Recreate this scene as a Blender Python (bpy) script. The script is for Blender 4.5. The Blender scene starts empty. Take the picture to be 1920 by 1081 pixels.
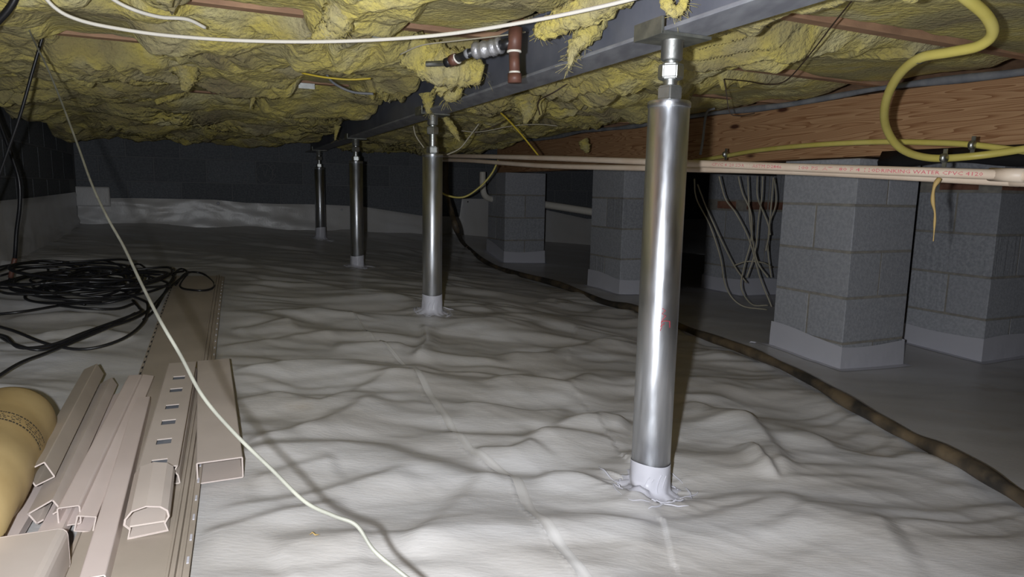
import bpy, bmesh, math, random
import numpy as np
from mathutils import Vector, Matrix
random.seed(7); rng = np.random.default_rng(11)
SC = bpy.context.scene; COL = SC.collection

# ------------------------------------------------------------------ camera
FPX = 1250.0; CH = 0.75
pitch = math.radians(8.24); roll = math.radians(1.135)
Fv = Vector((0, math.cos(pitch), -math.sin(pitch)))
up0 = Vector((0, math.sin(pitch), math.cos(pitch))); r0 = Vector((1, 0, 0))
Rv = r0*math.cos(roll) + up0*math.sin(roll)
Uv = -r0*math.sin(roll) + up0*math.cos(roll)
cd = bpy.data.cameras.new('camera'); cam = bpy.data.objects.new('camera', cd); COL.objects.link(cam)
cd.sensor_width = 36; cd.lens = 36*FPX/1920; cd.clip_start = 0.02; cd.clip_end = 60
M = Matrix.Identity(4)
for i in range(3):
    M[i][0] = Rv[i]; M[i][1] = Uv[i]; M[i][2] = -Fv[i]
M[2][3] = CH
cam.matrix_world = M
SC.camera = cam
# ------------------------------------------------------------------ world, lights, exposure
w = bpy.data.worlds.new('world'); SC.world = w; w.use_nodes = True
w.node_tree.nodes['Background'].inputs[0].default_value = (0.9, 0.95, 1.0, 1)
w.node_tree.nodes['Background'].inputs[1].default_value = 0.015
def lamp(name, typ, loc, energy, color, **kw):
    l = bpy.data.lights.new(name, typ); l.energy = energy; l.color = color
    for k, v in kw.items(): setattr(l, k, v)
    o = bpy.data.objects.new(name, l); o.location = loc; COL.objects.link(o); return o
# the camera's own flash, a hand's width left of the lens
fl = lamp('flash', 'SPOT', (-0.078, 0.0, CH + 0.004), 106, (0.93, 0.96, 1.0), shadow_soft_size=0.012,
          spot_size=math.radians(150), spot_blend=.8)
fl.rotation_euler = (Fv + Vector((-0.10, 0.0, 0.0))).to_track_quat('-Z', 'Y').to_euler()
# a warm work lamp standing further back in the crawl space
wl = lamp('work_lamp', 'AREA', (-0.75, -1.5, 0.86), 60, (1.0, 0.84, 0.68), size=0.35)
wl.rotation_euler = Vector((0.12, 1, -0.02)).to_track_quat('-Z', 'Y').to_euler()
vs = SC.view_settings; vs.view_transform = 'Standard'; vs.look = 'None'; vs.gamma = 1
vs.use_curve_mapping = False; vs.exposure = 0.0

# ------------------------------------------------------------------ geometry of the place
ANG = math.radians(24.5)
BV = Vector((-math.sin(ANG), math.cos(ANG), 0))      # along the steel beam, away from the camera
AV = Vector((math.cos(ANG), math.sin(ANG), 0))       # along the joists, to the right
ZV = Vector((0, 0, 1))
CP = Vector((0, 0, CH))
def AW(a, wv, z): return AV*a + BV*wv + ZV*z
def ray(px, py): return Fv + Rv*((px-960)/FPX) - Uv*((py-540.5)/FPX)
def PD(px, py, d):
    r = ray(px, py); return CP + r*(d/r.y)
def PZ(px, py, z):                                    # z absolute
    r = ray(px, py); return CP + r*((z-CH)/r.z)
def PW(px, py, wv):
    r = ray(px, py); return CP + r*(wv/r.dot(BV))
def PA(px, py, a):
    r = ray(px, py); return CP + r*(a/r.dot(AV))
WB = 6.4; AL = -0.95; AR = 6.0                       # back wall, left wall, right wall
A_BEAM = 0.86
ZBEAM = CH + 0.311; ZJ = CH + 0.461

# ---- noise
_p = rng.permutation(512)
_g = rng.normal(size=(512, 2)); _g /= np.linalg.norm(_g, axis=1)[:, None]
def noise2(x, y, seed=0):
    x = np.asarray(x, float)+seed*17.31; y = np.asarray(y, float)-seed*9.77
    xi = np.floor(x).astype(int); yi = np.floor(y).astype(int); xf = x-xi; yf = y-yi
    u = xf*xf*xf*(xf*(xf*6-15)+10); v = yf*yf*yf*(yf*(yf*6-15)+10)
    def g(ix, iy, dx, dy):
        h = _p[(_p[ix & 511] + iy) & 511]; return _g[h, 0]*dx + _g[h, 1]*dy
    a = g(xi, yi, xf, yf); b = g(xi+1, yi, xf-1, yf); c = g(xi, yi+1, xf, yf-1); d = g(xi+1, yi+1, xf-1, yf-1)
    return (a+(b-a)*u)*(1-v) + (c+(d-c)*u)*v
def fbm(x, y, o=4, seed=0, gain=.5):
    s = 0; am = 1; f = 1
    for i in range(o):
        s = s + am*noise2(x*f, y*f, seed+i); am *= gain; f *= 2.03
    return s
def sst(e0, e1, x):
    t = np.clip((x-e0)/(e1-e0), 0, 1); return t*t*(3-2*t)

# ---- smooth floor through known points (thin plate spline)
ctl = [PD(1215, 915, 1.39), PD(807, 590, 2.82), PD(668, 500, 4.26), PD(604, 449, 5.65),
       PD(1575, 692, 2.84), PD(1161, 551, 4.39), PD(945, 490, 5.95), PD(1839, 678, 3.1), PD(1388, 554, 4.6),
       PW(200, 418, WB), PW(400, 424, WB), PW(600, 430, WB), PW(850, 437, WB), PW(1070, 455, WB), PA(5, 490, AL), PA(100, 447, AL),
       Vector((0, .85, .13)), Vector((-.8, .8, .14)), Vector((1.0, .85, .09)), Vector((0, 0, .12)), Vector((-.9, 2.0, .2)),
       AW(5.5, 4, 0.02), AW(5, 1, 0.0), AW(5.5, 6.3, .05), Vector((-.8, -1, .14)), Vector((2, -.5, .03))]
_P = np.array([[c.x, c.y] for c in ctl]); _Z = np.array([c.z for c in ctl]); n = len(ctl)
def _k(r2): return np.where(r2 > 1e-12, r2*np.log(np.maximum(r2, 1e-12)), 0)
_K = _k(((_P[:, None]-_P[None])**2).sum(-1)) + np.eye(n)*0.02
_Q = np.hstack([np.ones((n, 1)), _P])
_s = np.linalg.solve(np.block([[_K, _Q], [_Q.T, np.zeros((3, 3))]]), np.concatenate([_Z, np.zeros(3)]))
def fbase(x, y):
    x = np.asarray(x, float); y = np.asarray(y, float); z = _s[n] + _s[n+1]*x + _s[n+2]*y
    for i in range(n): z = z + _s[i]*_k((x-_P[i, 0])**2+(y-_P[i, 1])**2)
    return np.clip(z, -.12, .5)
def onfloor(px, py):
    r = ray(px, py); t = 0.3
    lo, hi = .3, 12.
    ts = np.linspace(.4, 9, 400); xs = r.x*ts; ys = r.y*ts; zs = CH + r.z*ts
    below = zs < fbase(xs, ys); i = int(np.argmax(below)) if below.any() else 399
    lo, hi = ts[max(i-1, 0)], ts[i]
    for _ in range(18):
        m = (lo+hi)/2
        if CH+r.z*m < float(fbase(r.x*m, r.y*m)): hi = m
        else: lo = m
    return CP + r*hi
# folds of the sheet: (points in the photograph, height, width)
FOLDS = [([(420, 590), (600, 588), (760, 602), (900, 612), (1100, 618)], .010, .06),
 ([(430, 532), (560, 536), (700, 560), (900, 598), (1150, 606)], .016, .09),
 ([(395, 655), (560, 632), (640, 626)], .007, .03), ([(380, 708), (560, 686), (700, 684), (765, 694), (802, 678)], .010, .035),
 ([(400, 760), (520, 742), (600, 760), (700, 724), (765, 700)], .009, .035), ([(430, 850), (560, 815), (660, 775), (720, 742)], .011, .04),
 ([(380, 965), (560, 940), (700, 905), (780, 885)], .006, .03), ([(360, 1010), (520, 975), (660, 945)], .008, .03),
 ([(850, 758), (930, 764), (1000, 776), (1080, 770)], .010, .03), ([(780, 680), (800, 640), (795, 610)], .012, .02),
 ([(930, 666), (1010, 672), (1100, 655), (1180, 640)], .014, .05), ([(900, 720), (990, 712), (1060, 730), (1130, 705)], .012, .04),
 ([(980, 840), (1060, 806), (1130, 790), (1190, 800)], .014, .04), ([(880, 845), (960, 850), (1010, 835)], .009, .025),
 ([(1090, 585), (1180, 590), (1260, 640), (1330, 650)], .012, .05), ([(1290, 668), (1370, 672), (1450, 700), (1530, 745), (1580, 800)], .016, .06),
 ([(1275, 755), (1340, 775), (1400, 800), (1450, 850), (1470, 905)], .018, .04), ([(1400, 838), (1425, 870), (1460, 906)], .010, .014),
 ([(1480, 800), (1560, 845), (1680, 870), (1760, 860)], .012, .05), ([(1440, 915), (1500, 960), (1600, 985), (1700, 1000)], .010, .06),
 ([(1530, 745), (1640, 800), (1740, 862), (1850, 905)], .012, .05), ([(760, 1060), (830, 985), (890, 925), (940, 885)], .009, .04),
 ([(1000, 885), (1080, 900), (1160, 930), (1240, 935)], .010, .035), ([(470, 910), (560, 885), (640, 872)], .006, .03),
 ([(900, 560), (1000, 572), (1080, 565)], .012, .06), ([(430, 620), (500, 612), (560, 608)], .009, .04), ([(60, 640), (160, 620), (260, 640)], .010, .04),
 ([(20, 500), (160, 515), (300, 508)], .012, .06), ([(0, 600), (120, 590), (240, 600)], .009, .04), ([(620, 645), (700, 650), (770, 655)], .008, .04),
 ([(1000, 1000), (1120, 985), (1250, 1010)], .006, .05), ([(500, 1050), (600, 1020), (700, 1010)], .006, .05)]
FP = [(np.array([[q.x, q.y] for q in (onfloor(*p) for p in pts)]), h, wd) for pts, h, wd in FOLDS]
SEAM = [(655, 588), (700, 640), (770, 697), (820, 770), (872, 842), (950, 892), (985, 965), (1030, 1030), (1085, 1100)]
SEAMP = np.array([[q.x, q.y] for q in (onfloor(*p) for p in SEAM)])
def pdist(x, y, pl):
    best = np.full(x.shape, 1e9); side = np.zeros(x.shape); tt = np.zeros(x.shape)
    L = len(pl)-1
    for i in range(L):
        a = pl[i]; d = pl[i+1]-a; l2 = (d**2).sum()
        t = np.clip(((x-a[0])*d[0]+(y-a[1])*d[1])/l2, 0, 1)
        qx = a[0]+t*d[0]-x; qy = a[1]+t*d[1]-y; dd = qx*qx+qy*qy
        m = dd < best; best = np.where(m, dd, best); side = np.where(m, np.sign(d[0]*qy-d[1]*qx), side); tt = np.where(m, (i+t)/L, tt)
    return np.sqrt(best), side, tt
POSTS = [(1215, 915, 1.39, 0), (807, 590, 2.82, 1), (668, 500, 4.26, 2), (604, 449, 5.65, 3)]
HOSE_PX = [(872, 462), (905, 492), (950, 512), (1050, 541), (1130, 570), (1200, 594), (1300, 632), (1400, 682), (1500, 728), (1600, 786), (1700, 838), (1800, 893), (1925, 962), (2060, 1040)]
LEFTP = np.array([[q.x, q.y] for q in (onfloor(140, 1100), onfloor(215, 820), onfloor(372, 521))])
HOSEP = np.array([[q.x, q.y] for q in (onfloor(*p) for p in HOSE_PX)])
def floor_z(x, y):
    x = np.atleast_1d(np.asarray(x, float)); y = np.atleast_1d(np.asarray(y, float))
    z = fbase(x, y)
    a = x*AV.x+y*AV.y; b = x*BV.x+y*BV.y
    hd, hs, _ = pdist(x, y, HOSEP)
    right = (hs < 0) & (y > .3)                        # beyond the hose the sheet is tighter
    calm = np.where(right, np.clip(1-hd/.12, .15, 1), 1.0)
    ld, _, _ = pdist(x, y, LEFTP); calm = calm*(.22+.78*sst(.14, .32, ld))
    wx = x + .12*noise2(x*1.3, y*1.3, 3); wy = y + .12*noise2(x*1.3, y*1.3, 5)
    n1 = noise2(wx*1.5, wy*4.6, 21); n2 = noise2((wx+.5*wy)*2.2, (wy-.35*wx)*7.0, 31); n3 = noise2((wx-.6*wy)*4, (wy+.5*wx)*11, 41)
    ph = (wy*(1.0) + wx*np.where(wx > .25, -.10-.25*np.minimum(wx-.25, 1.2), .06))
    def saw(p_, k):
        f = p_-np.floor(p_); return np.where(f < k, sst(0, 1, f/k)*.6+.4*(f/k), 1-sst(0, 1, (f-k)/(1-k)))
    fa = saw(ph*3.9+1.5*noise2(x*1.3, y*1.5, 91)+.5*noise2(x*3.4, y*3.2, 92), .60); fb = saw(ph*9.5+2.0*noise2(x*1.9, y*1.9, 93)+.5*noise2(x*6, y*5, 94), .60)
    ma = sst(-.22, .30, noise2(x*1.7, y*3.1, 95)); mb = sst(-.10, .32, noise2(x*2.6, y*5.0, 96))
    def rid(nv, p=1.6): return (1-np.minimum(np.abs(nv)*2.6, 1))**p
    mask = .35+.65*sst(-.25, .35, noise2(x*1.1, y*1.1, 51))
    sm = noise2(wx*1.7+.4*wy, wy*4.9, 81); sm2 = noise2((wx+.3*wy)*3.6, (wy-.25*wx)*12.5, 82)
    z = z + calm*(.012*fbm(x*1.6, y*2.4, 2, 61) + .0200*sm + .0065*sm2 + .0150*(fa*ma-.2) + .0050*(fb*mb-.2) + mask*(.0040*rid(n1, 1.2) + .0020*rid(n2, 1.3)) + .0010*rid(n3, 1.6) + .0006*noise2(x*24, y*40, 71))
    for pl, h, wd in FP:
        x0, y0 = pl.min(0)-.3; x1, y1 = pl.max(0)+.3
        m = (x > x0) & (x < x1) & (y > y0) & (y < y1)
        if not m.any(): continue
        d, s, t = pdist(x[m], y[m], pl)
        u = np.where(s > 0, d/(wd*2.2), d/(wd*.8))
        z[m] += h*1.5*np.exp(-u*u)*sst(0, .18, t)*sst(1, .82, t)
    d, s, t = pdist(x, y, SEAMP)
    z = z + .0020*np.exp(-(d/.006)**2) + .002*np.where(s > 0, np.exp(-d/.09), 0)*np.where(y > .3, 1, 0)
    for px, py, dd, i in POSTS:
        q = PD(px, py, dd); r = np.hypot(x-q.x, y-q.y); th = np.arctan2(y-q.y, x-q.x)
        z = z + np.exp(-((r-.04)/.07)**2)*(.002+.004*np.maximum(0, np.sin(th*9+i*2+3*np.sin(th*2)))**3)
    return z
def fz(x, y): return float(floor_z(x, y)[0])
def FL(px, py, lift=0.0):
    q = onfloor(px, py); q.z = fz(q.x, q.y) + lift; return q

# ------------------------------------------------------------------ helpers
def finish(o, label=None, cat=None, group=None, kind=None):
    if label: o['label'] = label
    if cat: o['category'] = cat
    if group: o['group'] = group
    if kind: o['kind'] = kind
    return o
def empty(name, loc, label=None, cat=None, group=None):
    o = bpy.data.objects.new(name, None); o.empty_display_size = .05; o.location = loc; COL.objects.link(o)
    return finish(o, label, cat, group)
def mk(name, verts, faces, m, parent=None, smooth=True, origin=None):
    me = bpy.data.meshes.new(name)
    vv = [Vector(v) for v in verts]
    off = Vector((0, 0, 0))
    if parent is not None: off = parent_loc(parent)
    if origin is None: origin = sum(vv, Vector((0, 0, 0)))/len(vv)
    origin = Vector(origin)
    me.from_pydata([v-origin for v in vv], [], faces); me.update()
    if smooth: me.polygons.foreach_set('use_smooth', [True]*len(me.polygons))
    if m: me.materials.append(m)
    o = bpy.data.objects.new(name, me); o.location = origin-off
    if parent is not None: o.parent = parent
    COL.objects.link(o); return o
def parent_loc(p):
    v = Vector(p.location)
    while p.parent: p = p.parent; v += Vector(p.location)
    return v
def grid_obj(name, X, Y, Z, m, parent=None, smooth=True, flip=False):
    r, c = X.shape
    co = np.stack([X, Y, Z], -1).reshape(-1, 3)
    org = co.mean(0); off = np.array(parent_loc(parent)) if parent is not None else np.zeros(3)
    idx = np.arange(r*c).reshape(r, c)
    f = np.stack([idx[:-1, :-1], idx[:-1, 1:], idx[1:, 1:], idx[1:, :-1]], -1).reshape(-1, 4)
    if flip: f = f[:, ::-1]
    me = bpy.data.meshes.new(name); me.vertices.add(len(co)); me.vertices.foreach_set('co', (co-org).ravel())
    me.loops.add(f.size); me.loops.foreach_set('vertex_index', f.ravel())
    me.polygons.add(len(f)); me.polygons.foreach_set('loop_start', np.arange(0, f.size, 4)); me.polygons.foreach_set('loop_total', np.full(len(f), 4))
    me.update(calc_edges=True); me.polygons.foreach_set('use_smooth', [smooth]*len(f)); me.materials.append(m)
    o = bpy.data.objects.new(name, me); o.location = Vector(org-off)
    if parent is not None: o.parent = parent
    COL.objects.link(o); return o
def spline(pts, k=6):
    P = [Vector(p) for p in pts]
    if len(P) < 3: return [P[0].lerp(P[-1], i/k) for i in range(k+1)]
    out = []
    for i in range(len(P)-1):
        a = P[i-1] if i else P[0]*2-P[1]; b = P[i]; c = P[i+1]; d = P[i+2] if i+2 < len(P) else P[-1]*2-P[-2]
        for j in range(k):
            t = j/k; out.append(.5*((2*b)+(c-a)*t+(2*a-5*b+4*c-d)*t*t+(3*b-a-3*c+d)*t**3))
    out.append(P[-1]); return out
def tube_geo(path, r, seg=8, cap=True):
    V = []; F = []; N = len(path)
    t = (path[1]-path[0]).normalized(); nrm = t.orthogonal().normalized()
    for i, p in enumerate(path):
        t2 = (path[min(i+1, N-1)]-path[max(i-1, 0)])
        t2 = t2.normalized() if t2.length > 1e-9 else t
        q = t.rotation_difference(t2); nrm = (q @ nrm); nrm = (nrm-t2*nrm.dot(t2)).normalized(); t = t2
        bn = t.cross(nrm); rr = r(i/(N-1)) if callable(r) else r
        for k in range(seg):
            an = 2*math.pi*k/seg; V.append(p+(nrm*math.cos(an)+bn*math.sin(an))*rr)
    for i in range(N-1):
        for k in range(seg):
            F.append((i*seg+k, i*seg+(k+1) % seg, (i+1)*seg+(k+1) % seg, (i+1)*seg+k))
    if cap: F.append(tuple(range(seg))[::-1]); F.append(tuple((N-1)*seg+k for k in range(seg)))
    return V, F
def join(geos):
    V = []; F = []
    for v, f in geos:
        b = len(V); V += list(v); F += [tuple(i+b for i in q) for q in f]
    return V, F
def tube(name, pts, r, m, parent=None, k=6, seg=8, smooth=True):
    V, F = tube_geo(spline(pts, k), r, seg); return mk(name, V, F, m, parent, smooth)
def lathe_geo(prof, c, seg=24, axis=ZV, caps=True):
    axis = axis.normalized(); x = axis.orthogonal().normalized(); y = axis.cross(x); V = []; F = []
    for r, z in prof:
        for k in range(seg):
            an = 2*math.pi*k/seg; V.append(c+axis*z+(x*math.cos(an)+y*math.sin(an))*r)
    for i in range(len(prof)-1):
        for k in range(seg): F.append((i*seg+k, i*seg+(k+1) % seg, (i+1)*seg+(k+1) % seg, (i+1)*seg+k))
    if caps: F.append(tuple(range(seg))[::-1]); F.append(tuple((len(prof)-1)*seg+k for k in range(seg)))
    return V, F
def box_geo(c, ex, ey, ez):                            # half extents as vectors
    V = [c+ex*i+ey*j+ez*k for i in (-1, 1) for j in (-1, 1) for k in (-1, 1)]
    return V, [(0, 1, 3, 2), (4, 6, 7, 5), (0, 4, 5, 1), (2, 3, 7, 6), (0, 2, 6, 4), (1, 5, 7, 3)]
def box(name, c, ex, ey, ez, m, parent=None, bevel=0.0, smooth=False):
    V, F = box_geo(Vector(c), ex, ey, ez); o = mk(name, V, F, m, parent, smooth)
    if bevel:
        bm = bmesh.new(); bm.from_mesh(o.data); bmesh.ops.recalc_face_normals(bm, faces=bm.faces)
        bmesh.ops.bevel(bm, geom=list(bm.edges), offset=bevel, segments=2, affect='EDGES', profile=.6)
        bm.to_mesh(o.data); bm.free()
    return o
def fixn(o):
    bm = bmesh.new(); bm.from_mesh(o.data); bmesh.ops.recalc_face_normals(bm, faces=bm.faces); bm.to_mesh(o.data); bm.free(); return o
def profile_geo(outer, A, B, up, thick=None, inner=None):
    """a tube of the given closed profile (x across, y up) from A to B; hollow with inner loop, or open strip if thick"""
    d = (B-A).normalized(); x = d.cross(up).normalized(); y = x.cross(d)
    loops = [outer] + ([inner] if inner else [])
    V = []; F = []; nn = len(outer)
    for P in (A, B):
        for lp in loops:
            for (u, v) in lp: V.append(P+x*u+y*v)
    L = len(loops)*nn
    for k in range(nn):
        k2 = (k+1) % nn; F.append((k, k2, L+k2, L+k))
        if inner:
            F.append((nn+k, L+nn+k, L+nn+k2, nn+k2)); F.append((k, nn+k, nn+k2, k2)); F.append((L+k, L+k2, L+nn+k2, L+nn+k))
    if not inner: F.append(tuple(range(nn))[::-1]); F.append(tuple(L+k for k in range(nn)))
    return V, F
def rrect(w, h, r, n=3):
    out = []
    for cx, cy, a0 in ((w/2-r, h/2-r, 0), (-w/2+r, h/2-r, 90), (-w/2+r, -h/2+r, 180), (w/2-r, -h/2+r, 270)):
        for i in range(n+1):
            a = math.radians(a0+90*i/n); out.append((cx+r*math.cos(a), cy+r*math.sin(a)))
    return out
def rot2(pts, deg):
    c, s = math.cos(math.radians(deg)), math.sin(math.radians(deg)); return [(x*c-y*s, x*s+y*c) for x, y in pts]

# ------------------------------------------------------------------ materials
def mat(name, col, rough=.6, metal=0., var=.0, vscale=8., col2=None, bump=0., bscale=60., aniso=None, spec=.5, stretch=None, objrand=0., detail=5, coat=0.):
    m = bpy.data.materials.new(name); m.use_nodes = True; nt = m.node_tree; b = nt.nodes['Principled BSDF']
    b.inputs['Base Color'].default_value = (*col, 1); b.inputs['Roughness'].default_value = rough; b.inputs['Metallic'].default_value = metal
    b.inputs['Specular IOR Level'].default_value = spec
    if coat: b.inputs['Coat Weight'].default_value = coat; b.inputs['Coat Roughness'].default_value = .25
    tc = nt.nodes.new('ShaderNodeTexCoord'); mp = nt.nodes.new('ShaderNodeMapping'); nt.links.new(tc.outputs['Object'], mp.inputs[0])
    if stretch: mp.inputs['Scale'].default_value = stretch
    if col2 is not None:
        nz = nt.nodes.new('ShaderNodeTexNoise'); nz.inputs['Scale'].default_value = vscale; nz.inputs['Detail'].default_value = detail; nt.links.new(mp.outputs[0], nz.inputs['Vector'])
        rp = nt.nodes.new('ShaderNodeValToRGB'); rp.color_ramp.elements[0].position = .38; rp.color_ramp.elements[1].position = .64
        rp.color_ramp.elements[0].color = (*col, 1); rp.color_ramp.elements[1].color = (*col2, 1)
        nt.links.new(nz.outputs['Fac'], rp.inputs[0]); out = rp.outputs[0]
        if objrand:
            oi = nt.nodes.new('ShaderNodeObjectInfo'); mr = nt.nodes.new('ShaderNodeMapRange'); mr.inputs[3].default_value = 1-objrand; mr.inputs[4].default_value = 1+objrand
            nt.links.new(oi.outputs['Random'], mr.inputs[0]); hs = nt.nodes.new('ShaderNodeHueSaturation'); nt.links.new(mr.outputs[0], hs.inputs['Value'])
            nt.links.new(out, hs.inputs['Color']); out = hs.outputs[0]
        nt.links.new(out, b.inputs['Base Color'])
    if bump:
        n2 = nt.nodes.new('ShaderNodeTexNoise'); n2.inputs['Scale'].default_value = bscale; n2.inputs['Detail'].default_value = 6; nt.links.new(mp.outputs[0], n2.inputs['Vector'])
        bp = nt.nodes.new('ShaderNodeBump'); bp.inputs['Strength'].default_value = bump; bp.inputs['Distance'].default_value = .004
        nt.links.new(n2.outputs['Fac'], bp.inputs['Height']); nt.links.new(bp.outputs[0], b.inputs['Normal'])
    return m
M_MEM = mat('white_vapour_barrier', (.56, .54, .52), .33, vscale=1.4, col2=(.64, .635, .64), bump=.2, bscale=50, stretch=(1, 3.6, 1), spec=.6)
def stains(m):
    nt = m.node_tree; b = nt.nodes['Principled BSDF']; src = b.inputs['Base Color'].links[0].from_socket
    tc = nt.nodes.new('ShaderNodeTexCoord'); nz = nt.nodes.new('ShaderNodeTexNoise'); nz.inputs['Scale'].default_value = 3.1; nz.inputs['Detail'].default_value = 7
    nt.links.new(tc.outputs['Object'], nz.inputs['Vector']); rp = nt.nodes.new('ShaderNodeValToRGB'); rp.color_ramp.elements[0].position = .66; rp.color_ramp.elements[1].position = .78
    nt.links.new(nz.outputs['Fac'], rp.inputs[0]); mx = nt.nodes.new('ShaderNodeMix'); mx.data_type = 'RGBA'; mx.inputs['B'].default_value = (.42, .31, .17, 1)
    mu = nt.nodes.new('ShaderNodeMath'); mu.operation = 'MULTIPLY'; mu.inputs[1].default_value = .5
    nt.links.new(rp.outputs[0], mu.inputs[0]); nt.links.new(mu.outputs[0], mx.inputs['Factor']); nt.links.new(src, mx.inputs['A']); nt.links.new(mx.outputs['Result'], b.inputs['Base Color'])
stains(M_MEM)
M_TAPE = mat('white_seam_tape', (.60, .60, .66), .42, bump=.15, bscale=30)
M_SEAM = mat('seam_tape_white', (.72, .71, .70), .4)
M_CHALK = mat('faint_chalk', (.24, .24, .25), .9)
M_INS = mat('yellow_fiberglass', (.40, .34, .12), 1.0, vscale=3.2, col2=(.68, .60, .26), bump=.9, bscale=60, spec=.1, detail=9)
def insulation_colours(m):
    nt = m.node_tree; b = nt.nodes['Principled BSDF']
    rp = [x for x in nt.nodes if x.type == 'VALTORGB'][0]; cr = rp.color_ramp
    cr.elements[0].position = .30; cr.elements[0].color = (.30, .24, .11, 1); cr.elements[1].position = .74; cr.elements[1].color = (.74, .67, .40, 1)
    e = cr.elements.new(.42); e.color = (.46, .40, .17, 1); e = cr.elements.new(.54); e.color = (.66, .55, .14, 1); e = cr.elements.new(.62); e.color = (.64, .57, .28, 1)
    b.inputs['Sheen Weight'].default_value = .25; b.inputs['Sheen Roughness'].default_value = .6; b.inputs['Sheen Tint'].default_value = (1, .95, .7, 1)
    bp = [x for x in nt.nodes if x.type == 'BUMP'][0]; bp.inputs['Distance'].default_value = .02
insulation_colours(M_INS)
def dusty(m):
    nt = m.node_tree; b = nt.nodes['Principled BSDF']; src = b.inputs['Base Color'].links[0].from_socket
    tc = nt.nodes.new('ShaderNodeTexCoord'); nz = nt.nodes.new('ShaderNodeTexNoise'); nz.inputs['Scale'].default_value = 2.3; nz.inputs['Detail'].default_value = 5; nz.inputs['Distortion'].default_value = 1.2
    mp = nt.nodes.new('ShaderNodeMapping'); mp.inputs['Location'].default_value = (5, 3, 1); nt.links.new(tc.outputs['Object'], mp.inputs[0]); nt.links.new(mp.outputs[0], nz.inputs['Vector'])
    rp = nt.nodes.new('ShaderNodeValToRGB'); rp.color_ramp.elements[0].position = .46; rp.color_ramp.elements[1].position = .66; nt.links.new(nz.outputs['Fac'], rp.inputs[0])
    mu = nt.nodes.new('ShaderNodeMath'); mu.operation = 'MULTIPLY'; mu.inputs[1].default_value = .85; nt.links.new(rp.outputs[0], mu.inputs[0])
    mx = nt.nodes.new('ShaderNodeMix'); mx.data_type = 'RGBA'; mx.inputs['B'].default_value = (.25, .20, .115, 1)
    nt.links.new(mu.outputs[0], mx.inputs['Factor']); nt.links.new(src, mx.inputs['A']); nt.links.new(mx.outputs['Result'], b.inputs['Base Color'])
dusty(M_INS)
M_WOOD = mat('pine_timber', (.42, .22, .11), .75, vscale=5, col2=(.58, .34, .18), bump=.2, bscale=30)
def woodgrain(name, c1, c2, c3, knots=True):
    m = bpy.data.materials.new(name); m.use_nodes = True; nt = m.node_tree; b = nt.nodes['Principled BSDF']; b.inputs['Roughness'].default_value = .72
    uv = nt.nodes.new('ShaderNodeTexCoord'); mp = nt.nodes.new('ShaderNodeMapping'); mp.inputs['Rotation'].default_value = (0, 0, -ANG)
    nt.links.new(uv.outputs['Object'], mp.inputs[0]); m2 = nt.nodes.new('ShaderNodeMapping'); m2.inputs['Scale'].default_value = (1, .55, 9)
    nt.links.new(mp.outputs[0], m2.inputs[0]); nz = nt.nodes.new('ShaderNodeTexNoise'); nz.inputs['Scale'].default_value = 1.6; nz.inputs['Detail'].default_value = 2; nt.links.new(m2.outputs[0], nz.inputs['Vector'])
    mm = nt.nodes.new('ShaderNodeMath'); mm.operation = 'MULTIPLY'; mm.inputs[1].default_value = 22; nt.links.new(nz.outputs['Fac'], mm.inputs[0])
    fr = nt.nodes.new('ShaderNodeMath'); fr.operation = 'FRACT'; nt.links.new(mm.outputs[0], fr.inputs[0])
    rp = nt.nodes.new('ShaderNodeValToRGB'); rp.color_ramp.elements[0].color = (*c1, 1); rp.color_ramp.elements[1].color = (*c3, 1); rp.color_ramp.elements[1].position = .95
    e = rp.color_ramp.elements.new(.6); e.color = (*c2, 1); nt.links.new(fr.outputs[0], rp.inputs[0]); out = rp.outputs[0]
    if knots:
        m3 = nt.nodes.new('ShaderNodeMapping'); m3.inputs['Scale'].default_value = (3, 3, 9); nt.links.new(mp.outputs[0], m3.inputs[0])
        vo = nt.nodes.new('ShaderNodeTexVoronoi'); vo.inputs['Scale'].default_value = .85; nt.links.new(m3.outputs[0], vo.inputs['Vector'])
        r2 = nt.nodes.new('ShaderNodeValToRGB'); r2.color_ramp.elements[0].position = .06; r2.color_ramp.elements[0].color = (1, 1, 1, 1); r2.color_ramp.elements[1].position = .12; r2.color_ramp.elements[1].color = (0, 0, 0, 1)
        nt.links.new(vo.outputs['Distance'], r2.inputs[0]); mx = nt.nodes.new('ShaderNodeMix'); mx.data_type = 'RGBA'; mx.inputs['B'].default_value = (.09, .03, .015, 1)
        nt.links.new(r2.outputs[0], mx.inputs['Factor']); nt.links.new(out, mx.inputs['A']); out = mx.outputs['Result']
    nt.links.new(out, b.inputs['Base Color']); return m
M_GIRD = woodgrain('girder_pine', (.60, .36, .19), (.52, .29, .145), (.34, .16, .07))
M_JOIST = mat('joist_timber', (.36, .21, .13), .8, vscale=3, col2=(.55, .33, .20), bump=.2, bscale=60, stretch=(.5, 6, 6))
M_PLY = mat('subfloor_plywood', (.20, .13, .08), .9)
M_STEEL = mat('primed_grey_steel', (.135, .145, .185), .48, vscale=7, col2=(.19, .20, .245), bump=.08, bscale=80, spec=.5)
M_FLNG = mat('scuffed_grey_steel', (.20, .205, .235), .5, vscale=30, col2=(.30, .31, .34), bump=.1, bscale=120, stretch=(1, .3, 1))
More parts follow.
